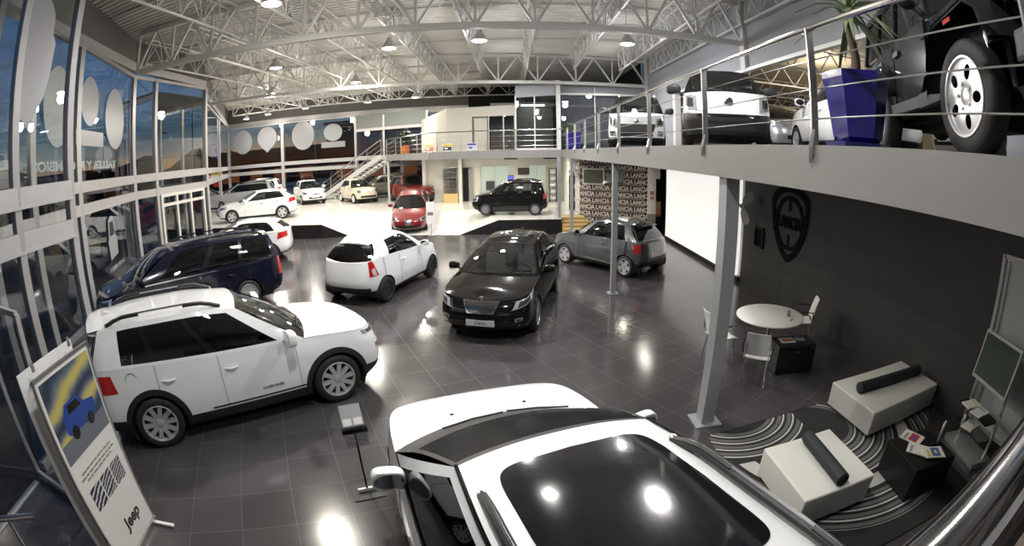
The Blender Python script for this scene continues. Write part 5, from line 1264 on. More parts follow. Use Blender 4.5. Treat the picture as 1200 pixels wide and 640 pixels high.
t = thing('wall_notice', 'small red printed notice on the white wall beside the dark doorway', 'notice', (5.74, 18.73, 1.40)); b = MB(); b.box((-.1, -.008, 0), (.1, 0, .46)); b.build('sheet', PLATE, t)
b = MB(); b.box((-.08, -.012, .06), (.08, -.008, .18)); b.box((-.08, -.012, .24), (.08, -.008, .40)); b.build('print', mat('notice_red', (.5, .12, .08), .5), t)
t = thing('glass_sheet', 'greenish glass sheet leaning inside the dark doorway', 'glass sheet', (6.12, 19.1, .02), 0, None, R_(-4)); b = MB(); b.box((-.14, -.006, 0), (.16, .006, 1.3)); b.build('sheet', pane('green_glass', (.2, .42, .38), .12), t); b = MB(); b.box((-.15, -.01, 0), (-.13, .01, 1.32)); b.build('edge', mat('green_edge', (.1, .25, .2), .3), t)

# ------------------------------------------------------------------ black wall: shield emblem, fan, niche
EMB = mat('emblem_black', (.003, .003, .003), .7, spec=.1)
yc, zc = 8.95, 1.94
t = thing('wall_emblem', 'big glossy black shield emblem with a ring and raised word on the dark wall', 'emblem', (6.08, yc, zc))
def shield(s):
    pts = [(0, .82), (.22, .805), (.42, .76), (.60, .685), (.72, .60), (.785, .50), (.79, .36), (.765, .12), (.71, -.10), (.62, -.31), (.49, -.51), (.33, -.68), (.16, -.80), (0, -.87)]
    P = []
    for (xa, ya), (xb, yb) in zip(pts, pts[1:]):
        for k in range(4): P.append((s*(xa+(xb-xa)*k/4), s*(ya+(yb-ya)*k/4)))
    return P + [(0, -.87*s)] + [(-x, y) for x, y in P[:0:-1]]
MW = Matrix(((0, 0, -1, 0), (-1, 0, 0, 0), (0, 1, 0, 0), (0, 0, 0, 1)))   # local x -> -y, y -> z, thickness towards the room
def ring(po, pi, d0):
    n = len(po); V = [MW @ Vector((x, y, d0)) for x, y in po] + [MW @ Vector((x, y, d0)) for x, y in pi] + [MW @ Vector((x, y, 0)) for x, y in po] + [MW @ Vector((x, y, 0)) for x, y in pi]; F = []
    for i in range(n):
        j = (i+1) % n; F += [(i, j, n+j, n+i), (2*n+i, 2*n+j, j, i), (n+i, n+j, 3*n+j, 3*n+i)]
    return V, F
b = MB(); b.add(*ring(shield(1.), shield(.83), .014)); b.build('shield_rim', EMB, t)
circ = lambda r: [(r*math.cos(2*math.pi*k/60), r*math.sin(2*math.pi*k/60)) for k in range(60)]
b = MB(); b.add(*ring(circ(.60), circ(.52), .014)); 
for a0 in (90, 270):
    M = MW @ Matrix.Rotation(R_(a0), 4, 'Z'); b.box((.26, -.025, 0), (.53, .025, .014), M)
for a0 in (18, 162, 198, 342): b.tube([MW @ Vector((.66*math.cos(R_(a0)), .66*math.sin(R_(a0)), .02)), MW @ Vector((.70*math.cos(R_(a0)), .70*math.sin(R_(a0)), .02))], .018, 6)
b.build('steering_ring', EMB, t)
text_mesh('emblem_word', 'LANCIA', .36, EMB, MW @ Matrix.Translation((0, 0, .008)), t, .008, bold=.012, sx=.76)
t = thing('wall_fan', 'pale three-bladed wall fan on the end of the black wall', 'fan', (5.92, 10.95, 2.08), R_(48))
FANM = pane('pale_fan_plastic', (.75, .76, .78), .12)
FAN2 = mat('fan_grey', (.52, .52, .52), .4)
b = MB(); b.tube([(.1, 0, 0), (-.16, 0, .02)], .03, 8); b.tube([(-.1, 0, .02), (-.22, 0, .02)], .065, 14); b.build('motor', FAN2, t)
for k in range(3):
    b = MB(); M = Matrix.Translation((-.24, 0, .02)) @ Matrix.Rotation(R_(40+120*k), 4, 'X') @ Matrix.Rotation(R_(22), 4, 'Z')
    prof = [(.05, .03), (.15, .10), (.30, .13), (.42, .11), (.48, .03)]
    V = [M @ Vector((0, s*w_, r)) for r, w_ in prof for s in (-1, 1)]; b.sheet(V, [(2*i, 2*i+1, 2*i+3, 2*i+2) for i in range(4)], (.008, 0, 0)); b.build('blade', FAN2, t)
t = thing('wall_fan', 'small pale wall fan under the mezzanine beside the lettered wall', 'fan', (2.95, 20.9, 2.55), R_(20))
b = MB(); b.tube([(0, 0, 0), (-.2, 0, 0)], .05, 10); b.build('motor', FAN2, t)
for k in range(3):
    b = MB(); M = Matrix.Translation((-.2, 0, 0)) @ Matrix.Rotation(R_(10+120*k), 4, 'X') @ Matrix.Rotation(R_(22), 4, 'Z'); b.sheet([M @ Vector((0, s*w_, r)) for r, w_ in prof for s in (-1, 1)], [(2*i, 2*i+1, 2*i+3, 2*i+2) for i in range(4)], (.008, 0, 0)); b.build('blade', FAN2, t)
t = thing('wall_niche', 'small square black box set in the black wall left of the shield emblem', 'wall box', (6.06, 10.30, 1.14)); b = MB()
b.box((-.02, -.22, 0), (.04, -.19, .5)); b.box((-.02, .19, 0), (.04, .22, .5)); b.box((-.02, -.22, .47), (.04, .22, .5)); b.box((-.02, -.22, 0), (.04, .22, .03)); b.build('frame', BLACKP, t); b = MB(); b.box((.02, -.19, .03), (.04, .19, .47)); b.build('back', EMB, t)

# ------------------------------------------------------------------ lounge corner
VINYL = noisy('white_vinyl', (.62, .62, .58), (.66, .66, .62), 5, .42)
BOLST = noisy('charcoal_bolster_cloth', (.014, .018, .022), (.02, .026, .03), 30, .7)
def pouf(label, corners, zt, bol, lab2):
    c = [Vector((*p, 0)) for p in corners]; ctr = sum(c, Vector())/4
    t = thing('bench_seat', label, 'bench', (ctr.x, ctr.y, .0125))
    bm = bmesh.new(); lo = [bm.verts.new((p-ctr)*.995+Vector((0, 0, .05))) for p in c]; hi_ = [bm.verts.new((p-ctr)+Vector((0, 0, zt))) for p in c]
    bm.faces.new(lo[::-1]); bm.faces.new(hi_)
    for i in range(4): bm.faces.new((lo[i], lo[(i+1) % 4], hi_[(i+1) % 4], hi_[i]))
    bmesh.ops.recalc_face_normals(bm, faces=bm.faces); bmesh.ops.bevel(bm, geom=bm.edges[:], offset=.022, segments=3, affect='EDGES', profile=.6)
    me = bpy.data.meshes.new('cushion'); bm.to_mesh(me); bm.free(); me.polygons.foreach_set('use_smooth', [True]*len(me.polygons)); me.set_sharp_from_angle(angle=R_(50)); me.materials.append(VINYL); link(bpy.data.objects.new('cushion', me), t)
    for p in c:
        b = MB(); q = (p-ctr)*.86; b.tube([q, q+Vector((0, 0, .06))], .025, 8); b.build('foot', BLACKP, t)
    p, q = Vector((*bol[0], zt+.0915)), Vector((*bol[1], zt+.0915))
    k = thing('bolster_cushion', lab2, 'cushion', tuple((p+q)/2)); b = MB(); d = (q-p); u = d.normalized(); L = d.length/2
    b.tube([-u*L, -u*(L-.012), u*(L-.012), u*L], [.062, .078, .078, .062], 20); b.build('roll', BOLST, k, True, 50); b = MB()
    for s in (-1, 1): b.tube([u*s*(L-.01), u*s*(L+.002)], .05, 16)
    b.build('end_cap', BOLST, k)
    return t
pouf('long white vinyl bench by the black wall, under the longer bolster', [(4.36, 4.66), (6.05, 4.76), (6.05, 3.80), (4.40, 3.66)], .40, ((4.52, 4.22), (5.95, 4.24)), 'long charcoal bolster lying on the bench by the black wall')
pouf('square white vinyl bench nearest the white sports utility, beside the black coffee cube', [(2.60, 3.58), (3.58, 3.64), (3.56, 2.62), (2.60, 2.60)], .40, ((3.13, 3.52), (3.07, 2.64)), 'charcoal bolster lying on the square bench nearest the white sports utility')
# rug with curved stripes
def rug_mat():
    m = mat('striped_rug', (.02, .02, .02), .95); nt = m.node_tree; b = nt.nodes['Principled BSDF']
    g = nt.nodes.new('ShaderNodeTexCoord')
    prev = None
    def ringset(cx, cy, r0, r1, per):
        sub = nt.nodes.new('ShaderNodeVectorMath'); sub.operation = 'DISTANCE'; sub.inputs[1].default_value = (cx, cy, 0)
        nt.links.new(g.outputs['Object'], sub.inputs[0]); d = sub.outputs['Value']
        def mth(op, a, bb):
            n = nt.nodes.new('ShaderNodeMath'); n.operation = op
            for i, v in enumerate((a, bb)):
                if isinstance(v, (int, float)): n.inputs[i].default_value = v
                else: nt.links.new(v, n.inputs[i])
            return n.outputs[0]
        inr = mth('MULTIPLY', mth('GREATER_THAN', d, r0), mth('LESS_THAN', d, r1))
        fr = mth('FRACT', mth('DIVIDE', d, per), 0)
        white = mth('MULTIPLY', mth('GREATER_THAN', fr, .82), inr); grey = mth('MULTIPLY', mth('MULTIPLY', mth('GREATER_THAN', fr, .30), mth('LESS_THAN', fr, .68)), inr)
        return mth('ADD', mth('MULTIPLY', white, 1.), mth('MULTIPLY', grey, .22))
    def mmax(a, c):
        n = nt.nodes.new('ShaderNodeMath'); n.operation = 'MAXIMUM'; nt.links.new(a, n.inputs[0]); nt.links.new(c, n.inputs[1]); return n.outputs[0]
    sx = nt.nodes.new('ShaderNodeSeparateXYZ'); nt.links.new(g.outputs['Object'], sx.inputs[0])
    def m2(op, a, bb):
        n = nt.nodes.new('ShaderNodeMath'); n.operation = op
        for i, v in enumerate((a, bb)):
            if isinstance(v, (int, float)): n.inputs[i].default_value = v
            else: nt.links.new(v, n.inputs[i])
        return n.outputs[0]
    reg = m2('MULTIPLY', m2('GREATER_THAN', sx.outputs[1], 1.66), m2('LESS_THAN', sx.outputs[0], 1.50)); inv = m2('SUBTRACT', 1., reg)
    one = m2('MULTIPLY', ringset(.60, 2.89, .60, 1.17, .143), reg)
    two = mmax(ringset(1.68, 2.08, .45, 1.22, .15), mmax(ringset(1.68, 2.08, 1.55, 2.08, .15), ringset(1.68, 2.08, 1.28, 1.48, 1.5)))
    tot = mmax(one, m2('MULTIPLY', two, inv))
    cr = nt.nodes.new('ShaderNodeMix'); cr.data_type = 'RGBA'; cr.inputs[6].default_value = (.016, .016, .017, 1); cr.inputs[7].default_value = (.42, .42, .40, 1)
    nt.links.new(tot, cr.inputs[0]); nt.links.new(cr.outputs[2], b.inputs['Base Color'])
    return m
t = thing('striped_rug', 'black rug with curved grey and white stripes under the white benches', 'rug', (2.25, 2.2, 0), 0)
RUGM = rug_mat()
b = MB(); b.prism([(.06, -.25), (2.9, -.25), (3.0, .9), (3.75, 1.6), (3.75, 2.7), (1.6, 2.55), (.1, 2.35)], .002, .012); b.build('pile', RUGM, t)
b = MB(); b.tube([(.06, -.25, .008), (2.9, -.25, .008), (3.0, .9, .008), (3.75, 1.6, .008), (3.75, 2.7, .008), (1.6, 2.55, .008), (.1, 2.35, .008)], .009, 5, closed=True); b.build('hem', BLACKP, t)
# coffee cube
KUB = noisy('black_lacquer', (.010, .010, .011), (.013, .013, .014), 6, .3)
t = thing('coffee_table', 'black lacquer cube table holding magazines between the benches', 'table', (4.42, 2.66, .0125), R_(-6)); b = MB(); b.box((-.36, -.34, .03), (.36, .34, .44), None, .01); b.build('box', KUB, t); b = MB(); b.box((-.33, -.31, 0), (.33, .31, .04)); b.build('plinth', BLACKP, t)
ink = [mat('ink_red', (.42, .06, .06), .4), mat('ink_blue', (.05, .12, .38), .4), mat('ink_yellow', (.6, .5, .08), .4), mat('ink_grey', (.3, .3, .32), .4), mat('ink_green', (.1, .28, .1), .4), mat('ink_orange', (.65, .25, .05), .4)]
PAPER = mat('paper', (.72, .71, .68), .5)
def magazine(loc, rz, w_, h_, label, cols, group=None, th=.012):
    k = thing('magazine', label, 'magazine', loc, R_(rz), group); b = MB(); b.box((-w_/2, -h_/2, 0), (w_/2, h_/2, th)); b.build('pages', PAPER, k)
    b = MB(); b.box((-w_*.38, -h_*.30, th), (w_*.38, h_*.12, th+.0015)); b.build('cover_picture', cols[0], k); b = MB(); b.box((-w_*.42, h_*.22, th), (w_*.2, h_*.36, th+.0015)); b.build('cover_title', cols[1], k)
    b = MB(); b.ball((0, -h_*.1, th+.001), (w_*.2, h_*.1, .002), 12, 6); b.build('cover_motif', cols[2], k)
magazine((4.44, 2.90, .454), 20, .24, .30, 'white magazine with a red cover picture on the black cube, farthest from the square bench', (ink[0], ink[3], ink[1]))
magazine((4.30, 2.66, .467), 35, .22, .28, 'plain white leaflet in the middle of the black cube', (PAPER, ink[3], PAPER))
magazine((4.44, 2.48, .480), 62, .22, .29, 'blue magazine with a yellow picture at the near corner of the black cube', (ink[1], ink[2], ink[2]))
k = thing('leaflet_holder', 'dark leaflet holder with an upright white and orange brochure on the black cube', 'leaflet holder', (4.68, 2.62, .454), R_(25)); b = MB(); b.box((-.12, -.03, 0), (.12, .03, .06)); b.box((-.12, .02, 0), (.12, .03, .2)); b.build('holder', TRIM, k)
b = MB(); b.box((-.09, -.012, .02), (.09, .012, .26)); o = b.build('brochure', PAPER, k); b = MB(); b.box((-.09, -.0135, .19), (.09, -.012, .26)); b.build('brochure_band', ink[5], o)
# round table, chairs, cabinet
WLAM = mat('white_laminate', (.74, .74, .73), .25)
t = thing('round_table', 'round white table on a steel stem by the black wall', 'table', (4.33, 6.66, 0)); b = MB(); b.lathe([(0, .715), (.60, .715), (.62, .725), (.62, .74), (.61, .745), (0, .745)], 48); b.build('table_top', WLAM, t, True, 30)
b = MB(); b.lathe([(.28, 0), (.28, .012), (.05, .03), (.035, .05), (.035, .71), (.12, .715)], 24); b.build('stem', BRUSH, t, True, 40)
k = thing('glass_tumbler', 'small clear tumbler at the far side of the round table', 'glass', (4.62, 6.50, .745)); b = MB(); b.lathe([(.028, 0), (.034, .10), (.031, .10), (.026, .008), (0, .008)], 16); b.build('cup', pane('tumbler', (.8, .82, .82), .1), k); b = MB(); b.lathe([(0, .01), (.028, .01), (.03, .05), (0, .05)], 12); b.build('water', pane('water', (.9, .93, .95), .05), k)
k = thing('pen', 'dark pen lying on the round table', 'pen', (4.58, 6.32, .752), R_(30)); b = MB(); b.tube([(-.07, 0, 0), (.06, 0, 0)], .005, 6); b.build('barrel', TRIM, k); b = MB(); b.tube([(.06, 0, 0), (.075, 0, 0)], [.005, .001], 6); b.build('tip', BRUSH, k)
def chair(loc, rz, label):
    t = thing('chair', label, 'chair', loc, R_(rz), 'white chairs at the round table')
    # seat faces +x
    b = MB(); V = []; F = []; n = 9
    for i in range(n):
        f = i/(n-1); x = -.20+.42*f; z = .46-.02*math.sin(f*math.pi)-(.03*(f-.8)/.2 if f > .8 else 0)
        for yy in (-.21, -.1, 0, .1, .21): V.append((x, yy*(1-.05*f), z-.012*(1-(yy/.21)**2)))
    for i in range(n-1):
        for j in range(4): F.append((i*5+j, i*5+j+1, i*5+j+6, i*5+j+5))
    b.sheet(V, F, (0, 0, -.014)); b.build('seat', WLAM, t, True)
    b = MB(); V = []; F = []
    for i in range(n):
        f = i/(n-1); z = .50+.38*f; x = -.21-.07*f-.03*f*f
        for yy in (-.21, -.11, 0, .11, .21): V.append((x+.03*(yy/.21)**2, yy*(1-.12*f*f), z))
    for i in range(n-1):
        for j in range(4): F.append((i*5+j, i*5+j+1, i*5+j+6, i*5+j+5))
    b.sheet(V, F, (-.014, 0, 0)); b.build('backrest', WLAM, t, True)
    b = MB()
    for s in (-1, 1): b.tube([(-.18, s*.19, .44), (-.215, s*.19, .50), (-.245, s*.18, .72)], .010, 6)
    b.build('back_support', CHROME, t)
    for sx, sy in ((1, 1), (1, -1), (-1, 1), (-1, -1)):
        b = MB(); b.tube([(sx*.15, sy*.17, .44), (sx*.21, sy*.20, .0)], .011, 8); b.build('leg', CHROME, t)
    for s in (-1, 1):
        b = MB(); b.tube([(-.22, s*.22, .52), (-.20, s*.25, .66), (.06, s*.25, .67)], .013, 6); b.build('armrest', BLACKP, t, True)
    return t
chair((3.68, 5.84, 0), 52, 'white shell chair with its back to the camera, in front of the round table')
chair((3.42, 6.75, 0), 5, 'white shell chair half hidden behind the broad steel column')
chair((5.30, 7.02, 0), 152, 'white shell chair on the far side of the round table, against the black wall')
t = thing('side_cabinet', 'low black cabinet with leaflets on top beside the round table', 'cabinet', (4.48, 6.02, 0), R_(-8)); b = MB(); b.box((-.36, -.20, .02), (.36, .22, .50), None, .012); b.build('body', KUB, t); b = MB(); b.box((-.34, -.208, .05), (.34, -.20, .46)); o = b.build('door', TRIM, t); b = MB(); b.box((-.02, -.22, .38), (.02, -.208, .40)); b.build('door_handle', BRUSH, o)
magazine((4.36, 6.06, .502), -8, .26, .20, 'pale yellow leaflet with a red picture on the low black cabinet', (ink[0], ink[2], ink[5])); magazine((4.62, 6.05, .502), -20, .16, .12, 'small grey leaflet on the low black cabinet', (ink[3], ink[3], ink[1]))
# television stand by the frosted panel
FROST = mat('frosted_glass', (.42, .48, .45), .35, spec=.4)
o = tag(link(bpy.data.objects.new('window_14', None)), kind='structure'); b = MB(); b.quad((6.06, 1.2, .25), (6.06, 3.02, .25), (6.06, 3.02, 2.42), (6.06, 1.2, 2.42)); b.build('window_pane', FROST, o); b = MB(); b.beam((6.05, 3.04, .2), (6.05, 3.04, 2.46), .06, .06); b.beam((6.05, 1.2, 2.44), (6.05, 3.04, 2.44), .06, .06); b.beam((6.05, 1.2, .22), (6.05, 3.04, .22), .06, .06); b.beam((6.03, 2.93, .2), (6.03, 2.93, 2.4), .02, .02); b.build('window_frame', ALU, o)
t = thing('television_stand', 'grey television on a stand with glass brochure shelves before the frosted panel', 'television stand', (5.70, 2.60, .0), R_(-105))
GST = mat('grey_stand', (.30, .31, .31), .35, .3)
b = MB(); b.box((-.42, -.20, 0), (.42, .20, .09), None, .008); b.build('plinth', GST, t)
for s in (-1, 1): b = MB(); b.box((s*.36-.02, .04, .09), (s*.36+.02, .08, 1.55)); b.build('upright', BRUSH, t)
Mt = Matrix.Translation((0, -.0, 1.22)) @ Matrix.Rotation(R_(-8), 4, 'X')
b = MB(); b.box((-.42, -.03, -.30), (.42, .03, .33), Mt, .01); o = b.build('television', mat('tv_bezel', (.36, .36, .35), .35, .3), t); b = MB(); b.box((-.385, -.034, -.25), (.385, -.03, .295), Mt); b.build('screen', mat('tv_screen_green', (.055, .075, .060), .12), o)
for z in (.36, .60): b = MB(); b.box((-.36, -.22, z), (.36, .06, z+.012)); b.build('shelf', pane('shelf_glass', (.7, .8, .75), .05), t)
for k, (dx_, z, c) in enumerate(((-.18, .615, ink[2]), (.05, .615, ink[3]), (-.05, .375, ink[3]))):
    Mw = Matrix.Translation((5.70, 2.60, 0)) @ Matrix.Rotation(R_(-105), 4, 'Z') @ Vector((dx_, -.10, z)); magazine(tuple(Mw), -105+10*k, .2, .28, ['yellow brochure on the upper glass shelf under the television', 'white brochure on the upper glass shelf under the television', 'pale brochure on the lower glass shelf under the television'][k], (PAPER, c, PAPER), None, .02)

# ------------------------------------------------------------------ stand-up boards near the cars
t = thing('information_stand', 'slim black stand with a clear tilted information sheet beside the white off-road hood', 'information stand', (-1.55, 3.72, 0), R_(28))
b = MB(); b.box((-.17, -.15, 0), (.17, .15, .012)); b.build('base_plate', BLACKP, t); b = MB(); b.box((-.10, -.015, .012), (.10, .015, .05)); b.build('foot_strip', mat('foot_light', (.7, .7, .68), .3), t)
b = MB(); b.tube([(0, 0, .01), (0, 0, .80)], .011, 8); b.build('pole', BLACKP, t); b = MB(); b.box((-.13, -.02, .78), (.13, .03, .83)); b.build('clamp', TRIM, t)
Mt = Matrix.Translation((0, .01, .83)) @ Matrix.Rotation(R_(-35), 4, 'X')
b = MB(); b.box((-.115, -.004, -.19), (.115, .004, .25), Mt); o = b.build('sheet_holder', pane('acrylic', (.86, .87, .88), .10), t); b = MB(); b.box((-.108, -.006, .02), (.108, -.0045, .24), Mt); b.build('printed_sheet', noisy('grey_print', (.34, .34, .36), (.40, .40, .42), 6, .3), o); b = MB(); b.box((-.098, -.0075, .03), (-.012, -.006, .10), Mt); b.box((.012, -.0075, .03), (.098, -.006, .10), Mt); b.build('printed_text', PAPER, o)
t = thing('price_board', 'white price board on a slim stand in front of the red three-door hatchback', 'price board', (-3.35, 19.25, 0), R_(-8))
b = MB(); b.box((-.18, -.012, .50), (.18, .012, 1.42), None, .004); o = b.build('board', PLATE, t); b = MB(); b.box((-.12, -.014, .86), (.12, -.012, 1.0)); b.build('print', mat('text_grey', (.18, .18, .18), .6), o)
b = MB(); b.tube([(0, .02, 0), (0, .02, 1.1)], .012, 8); b.build('pole', BRUSH, t); b = MB(); b.lathe([(.14, 0), (.14, .012), (.02, .02)], 20, Matrix.Translation((0, .02, 0))); b.build('foot', BRUSH, t)
# double roll-up banner: panels A and B, picture, text, small photographs, word
BAN = noisy('banner_vinyl', (.58, .57, .53), (.62, .61, .57), 3, .45)
A0 = Vector((-3.50, 1.60, 0)); B0 = Vector((-3.70, 2.47, 0)); wv = (B0-A0); W_ = wv.length; ux = wv.normalized(); nv = Vector((ux.y, -ux.x, 0))     # nv faces the hall
t = thing('display_banner', 'tall cream display banner with car pictures, beside the white off-road car', 'banner', tuple((A0+B0)/2))
Mb = frame(Vector((0, 0, 0)), ux, (0, 0, 1))     # local x along width, y up, z = outward
if Mb.to_3x3() @ Vector((0, 0, 1)) @ nv < 0: nv = -nv
def bp(x0, y0, x1, y1, d0, d1): b = MB(); b.box((x0, y0, d0), (x1, y1, d1), Mb); return b
zt = 2.02; hw = W_/2
bp(-hw, .06, hw, zt, -.006, 0).build('front_sheet', BAN, t)
b = MB(); b.box((-hw-.01, zt-.012, -.012), (hw+.01, zt+.018, .010), Mb); b.box((-hw-.012, 0, -.012), (-hw+.008, zt, .01), Mb); b.box((hw-.008, 0, -.012), (hw+.012, zt, .01), Mb); b.build('frame', BRUSH, t)
bp(-hw, .06, hw, zt+.03, -.235, -.225).build('rear_sheet', PLATE, t)
b = MB()
for x in (-hw+.15, hw-.15): b.box((x-.012, zt-.1, -.24), (x+.012, zt-.08, .0), Mb); b.box((x-.02, zt+.02, -.12), (x+.02, zt+.10, -.11), Mb)
b.build('sheet_clip', BRUSH, t); b = MB(); b.box((-hw, 0, -.26), (hw, .07, .03), Mb); b.build('base', BRUSH, t)
b = MB()
for x in (hw-.06, -hw+.06): b.box((x-.02, .01, -.02), (x+.02, .035, .28), Mb)
b.build('foot', PLATE, t)
def pic_mat(name, c1, c2, c3, sc):
    m = mat(name, c1, .4); nt = m.node_tree; bb = nt.nodes['Principled BSDF']; tc = nt.nodes.new('ShaderNodeTexCoord'); w = nt.nodes.new('ShaderNodeTexWave'); w.inputs['Scale'].default_value = sc; w.inputs['Distortion'].default_value = 4.; w.inputs['Detail'].default_value = 3
    cr = nt.nodes.new('ShaderNodeValToRGB'); e = cr.color_ramp.elements; e[0].color = (*c1, 1); e[1].color = (*c3, 1); x = e.new(.5); x.color = (*c2, 1)
    mp = nt.nodes.new('ShaderNodeMapping'); mp.inputs['Rotation'].default_value = (.3, .6, .2); nt.links.new(tc.outputs['Object'], mp.inputs[0]); nt.links.new(mp.outputs[0], w.inputs['Vector']); nt.links.new(w.outputs['Fac'], cr.inputs[0]); nt.links.new(cr.outputs[0], bb.inputs['Base Color']); return m
o = bp(-hw+.05, 1.24, hw-.03, 1.97, 0, .0015).build('picture', pic_mat('photo_street', (.02, .03, .05), (.10, .12, .16), (.42, .36, .10), 1.6), t)
b = MB(); b.box((-hw+.05, 1.24, .0015), (hw-.03, 1.42, .002), Mb); b.build('picture_road', mat('photo_road', (.12, .13, .15), .5), o)
BLU = mat('photo_blue', (.02, .05, .22), .4)
b = MB(); cx, cy = .02, 1.53; b.prism([(cx-.26, cy-.06), (cx-.22, cy-.10), (cx+.24, cy-.10), (cx+.28, cy-.04), (cx+.27, cy+.05), (cx+.12, cy+.08), (cx+.04, cy+.17), (cx-.18, cy+.17), (cx-.25, cy+.06)], .002, .003, Mb); b.build('picture_car', BLU, o)
b = MB(); b.prism([(cx-.15, cy+.07), (cx+.07, cy+.07), (cx+.02, cy+.145), (cx-.14, cy+.145)], .003, .0035, Mb)
for x in (-.14, .15): b.lathe([(0, .0042), (.06, .0042)], 20, Mb @ Matrix.Translation((cx+x, cy-.10, 0)), False)
b.build('picture_pattern', TRIM, o)
b = MB()
for y, w0 in ((1.10, .30), (1.055, .34), (1.015, .26)): 
    x = -w0
    rng = random.Random(int(y*100))
    while x < w0: l_ = rng.uniform(.03, .09); b.box((x, y-.010, 0), (min(x+l_, w0), y+.008, .0015), Mb); x += l_+.014
b.build('text_lines', mat('text_grey', (.18, .18, .18), .6), t)
for k in range(3):
    x0 = -hw+.13+k*.225; o = bp(x0, .70, x0+.205, .93, 0, .0015).build('small_photograph', pic_mat('photo_detail%d' % k, (.012, .012, .014), (.07, .07, .08), (.55, .55, .57), 9+3*k), t)
text_mesh('banner_word', 'Jeep', .19, mat('word_black', (.02, .02, .018), .5), Mb @ Matrix.Translation((.10, .33, .001)), t, .001, bold=.006)
# ------------------------------------------------------------------ near stair rail in front of the camera
t = thing('stair_handrail', 'thick polished steel handrail close to the camera at the lower right corner', 'handrail', (.05, .089, 3.095))
b = MB(); b.tube([(-.02, -.016, -.002), (.26, .031, 0), (.35, .047, 0), (.48, .068, 0), (.9, .137, 0), (2.2, .345, 0)], .0225, 20); b.build('tube', PIPE, t, True)
b = MB(); b.beam((-.02, -.05, -.09), (2.2, .315, -.09), .012, .05); b.beam((-.02, -.05, -.30), (2.2, .315, -.30), .012, .30); b.build('side_panel', BLACKP, t)
for f in (.55, 1.3, 2.05): b = MB(); b.beam((f, -.016+.164*f, -.95), (f, -.016+.164*f, -.01), .03, .012); b.build('baluster', BRUSH, t)
b = MB(); b.prism([(.0, -.9), (2.3, -.9), (2.3, .36), (0, .05)], 2.12, 2.2); S_('floor_landing', b, noisy('stair_stone', (.16, .12, .10), (.2, .16, .13), 9, .5))
t = thing('rail_reflection_bar', 'short chrome bar standing in for the stair rail reflection, at the lower left corner', 'reflection bar', (-3.42, .80, 1.32)); b = MB(); b.tube([(-.32, -.42, .02), (.13, .14, -.04)], .026, 12); b.build('bar', PIPE, t, True); b = MB(); b.tube([(-.05, -.08, 0), (-.12, -.12, -1.32)], .016, 8); b.build('leg', PIPE, t)  # solid bar built where the stair rail reflects in the glass
# ------------------------------------------------------------------ stickers and lettering on the street front
w2d = Vector((-2.4, 4.6, 0)).normalized(); w2n = Vector((w2d.y, -w2d.x, 0))*1.; w2n = w2n if w2n.x > 0 else -w2n
def w2(s): return Vector((-10.5, 7.6, 0)) + w2d*s
def sticker(name, label, M, poly, m=FILM, cat='window sticker', group=None):
    o = MB(); o.prism(poly, 0, .004, M); ob = o.build(name, m); return tag(ob, label, cat, group)
ell = lambda rx, ry, n=40: [(rx*math.cos(2*math.pi*k/n), ry*math.sin(2*math.pi*k/n)) for k in range(n)]
def shieldp(rx, ry):
    P = []
    for k in range(31):
        a = R_(200-220*k/30); P.append((rx*math.cos(a), ry*.9*math.sin(a)+.08*ry))
    return P + [(rx*.62, -ry*.62), (rx*.22, -ry*.9), (0, -ry*1.1), (-rx*.22, -ry*.9), (-rx*.62, -ry*.62)]
G = 'round pale stickers on the street front'
Mw = lambda s, z: frame(w2(s)+w2n*.03+Vector((0, 0, z)), w2d, (0, 0, 1))
sticker('window_sticker', 'narrow pale oval sticker on the side glazing left of the bigger oval', Mw(.92, 5.55), ell(.68, .66), group=G)
sticker('window_sticker', 'tall pale oval sticker on the side glazing beside the dark post', Mw(3.15, 5.25), ell(.92, .93), group=G)
sticker('window_sticker', 'pale rectangular sticker under the ovals on the side glazing', Mw(1.0, 4.56), [(-1.05, -.2), (1.05, -.2), (1.05, .2), (-1.05, .2)])
sticker('window_sticker', 'dull grey oval sticker seen through the nearest side glazing', Mw(-1.25, 5.2), ell(.80, .92), FILMD)
w1d = Vector((-.55, 2.22, 0)).normalized(); w1n = Vector((w1d.y, -w1d.x, 0)); w1n = w1n if w1n.x > 0 else -w1n
M1 = frame(Vector((-6.22, 3.42, 5.22))+w1n*.05, w1d, (0, 0, 1))
sticker('window_sticker', 'huge pale shield sticker on the nearest side glazing at the upper left corner', M1, [(-.28, .97), (.05, 1.0), (.38, .72), (.45, .62), (.46, .35), (.56, .22), (.50, -.25), (.38, -.58), (.12, -.86), (.02, -1.02), (-.1, -.92), (-.28, -.86)])
M5 = lambda x, z: frame(Vector((x, 34.2, z)), (1, 0, 0), (0, 0, 1))
sticker('window_sticker', 'round pale sticker at the left end of the rear windows', M5(-21.8, 5.35), ell(.95, .98), group=G); sticker('window_sticker', 'pale shield-shaped sticker, second from the left on the rear windows', M5(-19.35, 5.4), shieldp(.95, 1.0), group=G)
sticker('window_sticker', 'largest round pale sticker on the rear windows, right of the rear post', M5(-16.0, 5.4), ell(1.0, 1.12), group=G); sticker('window_sticker', 'small round dull sticker above the pale bar on the rear windows', M5(-13.4, 5.45), ell(.78, .66), FILMD, group=G)
sticker('window_sticker', 'pale bar-shaped sticker on the rear windows beside the staircase', M5(-13.4, 4.52), [(-1., -.22), (1., -.22), (1., .22), (-1., .22)])
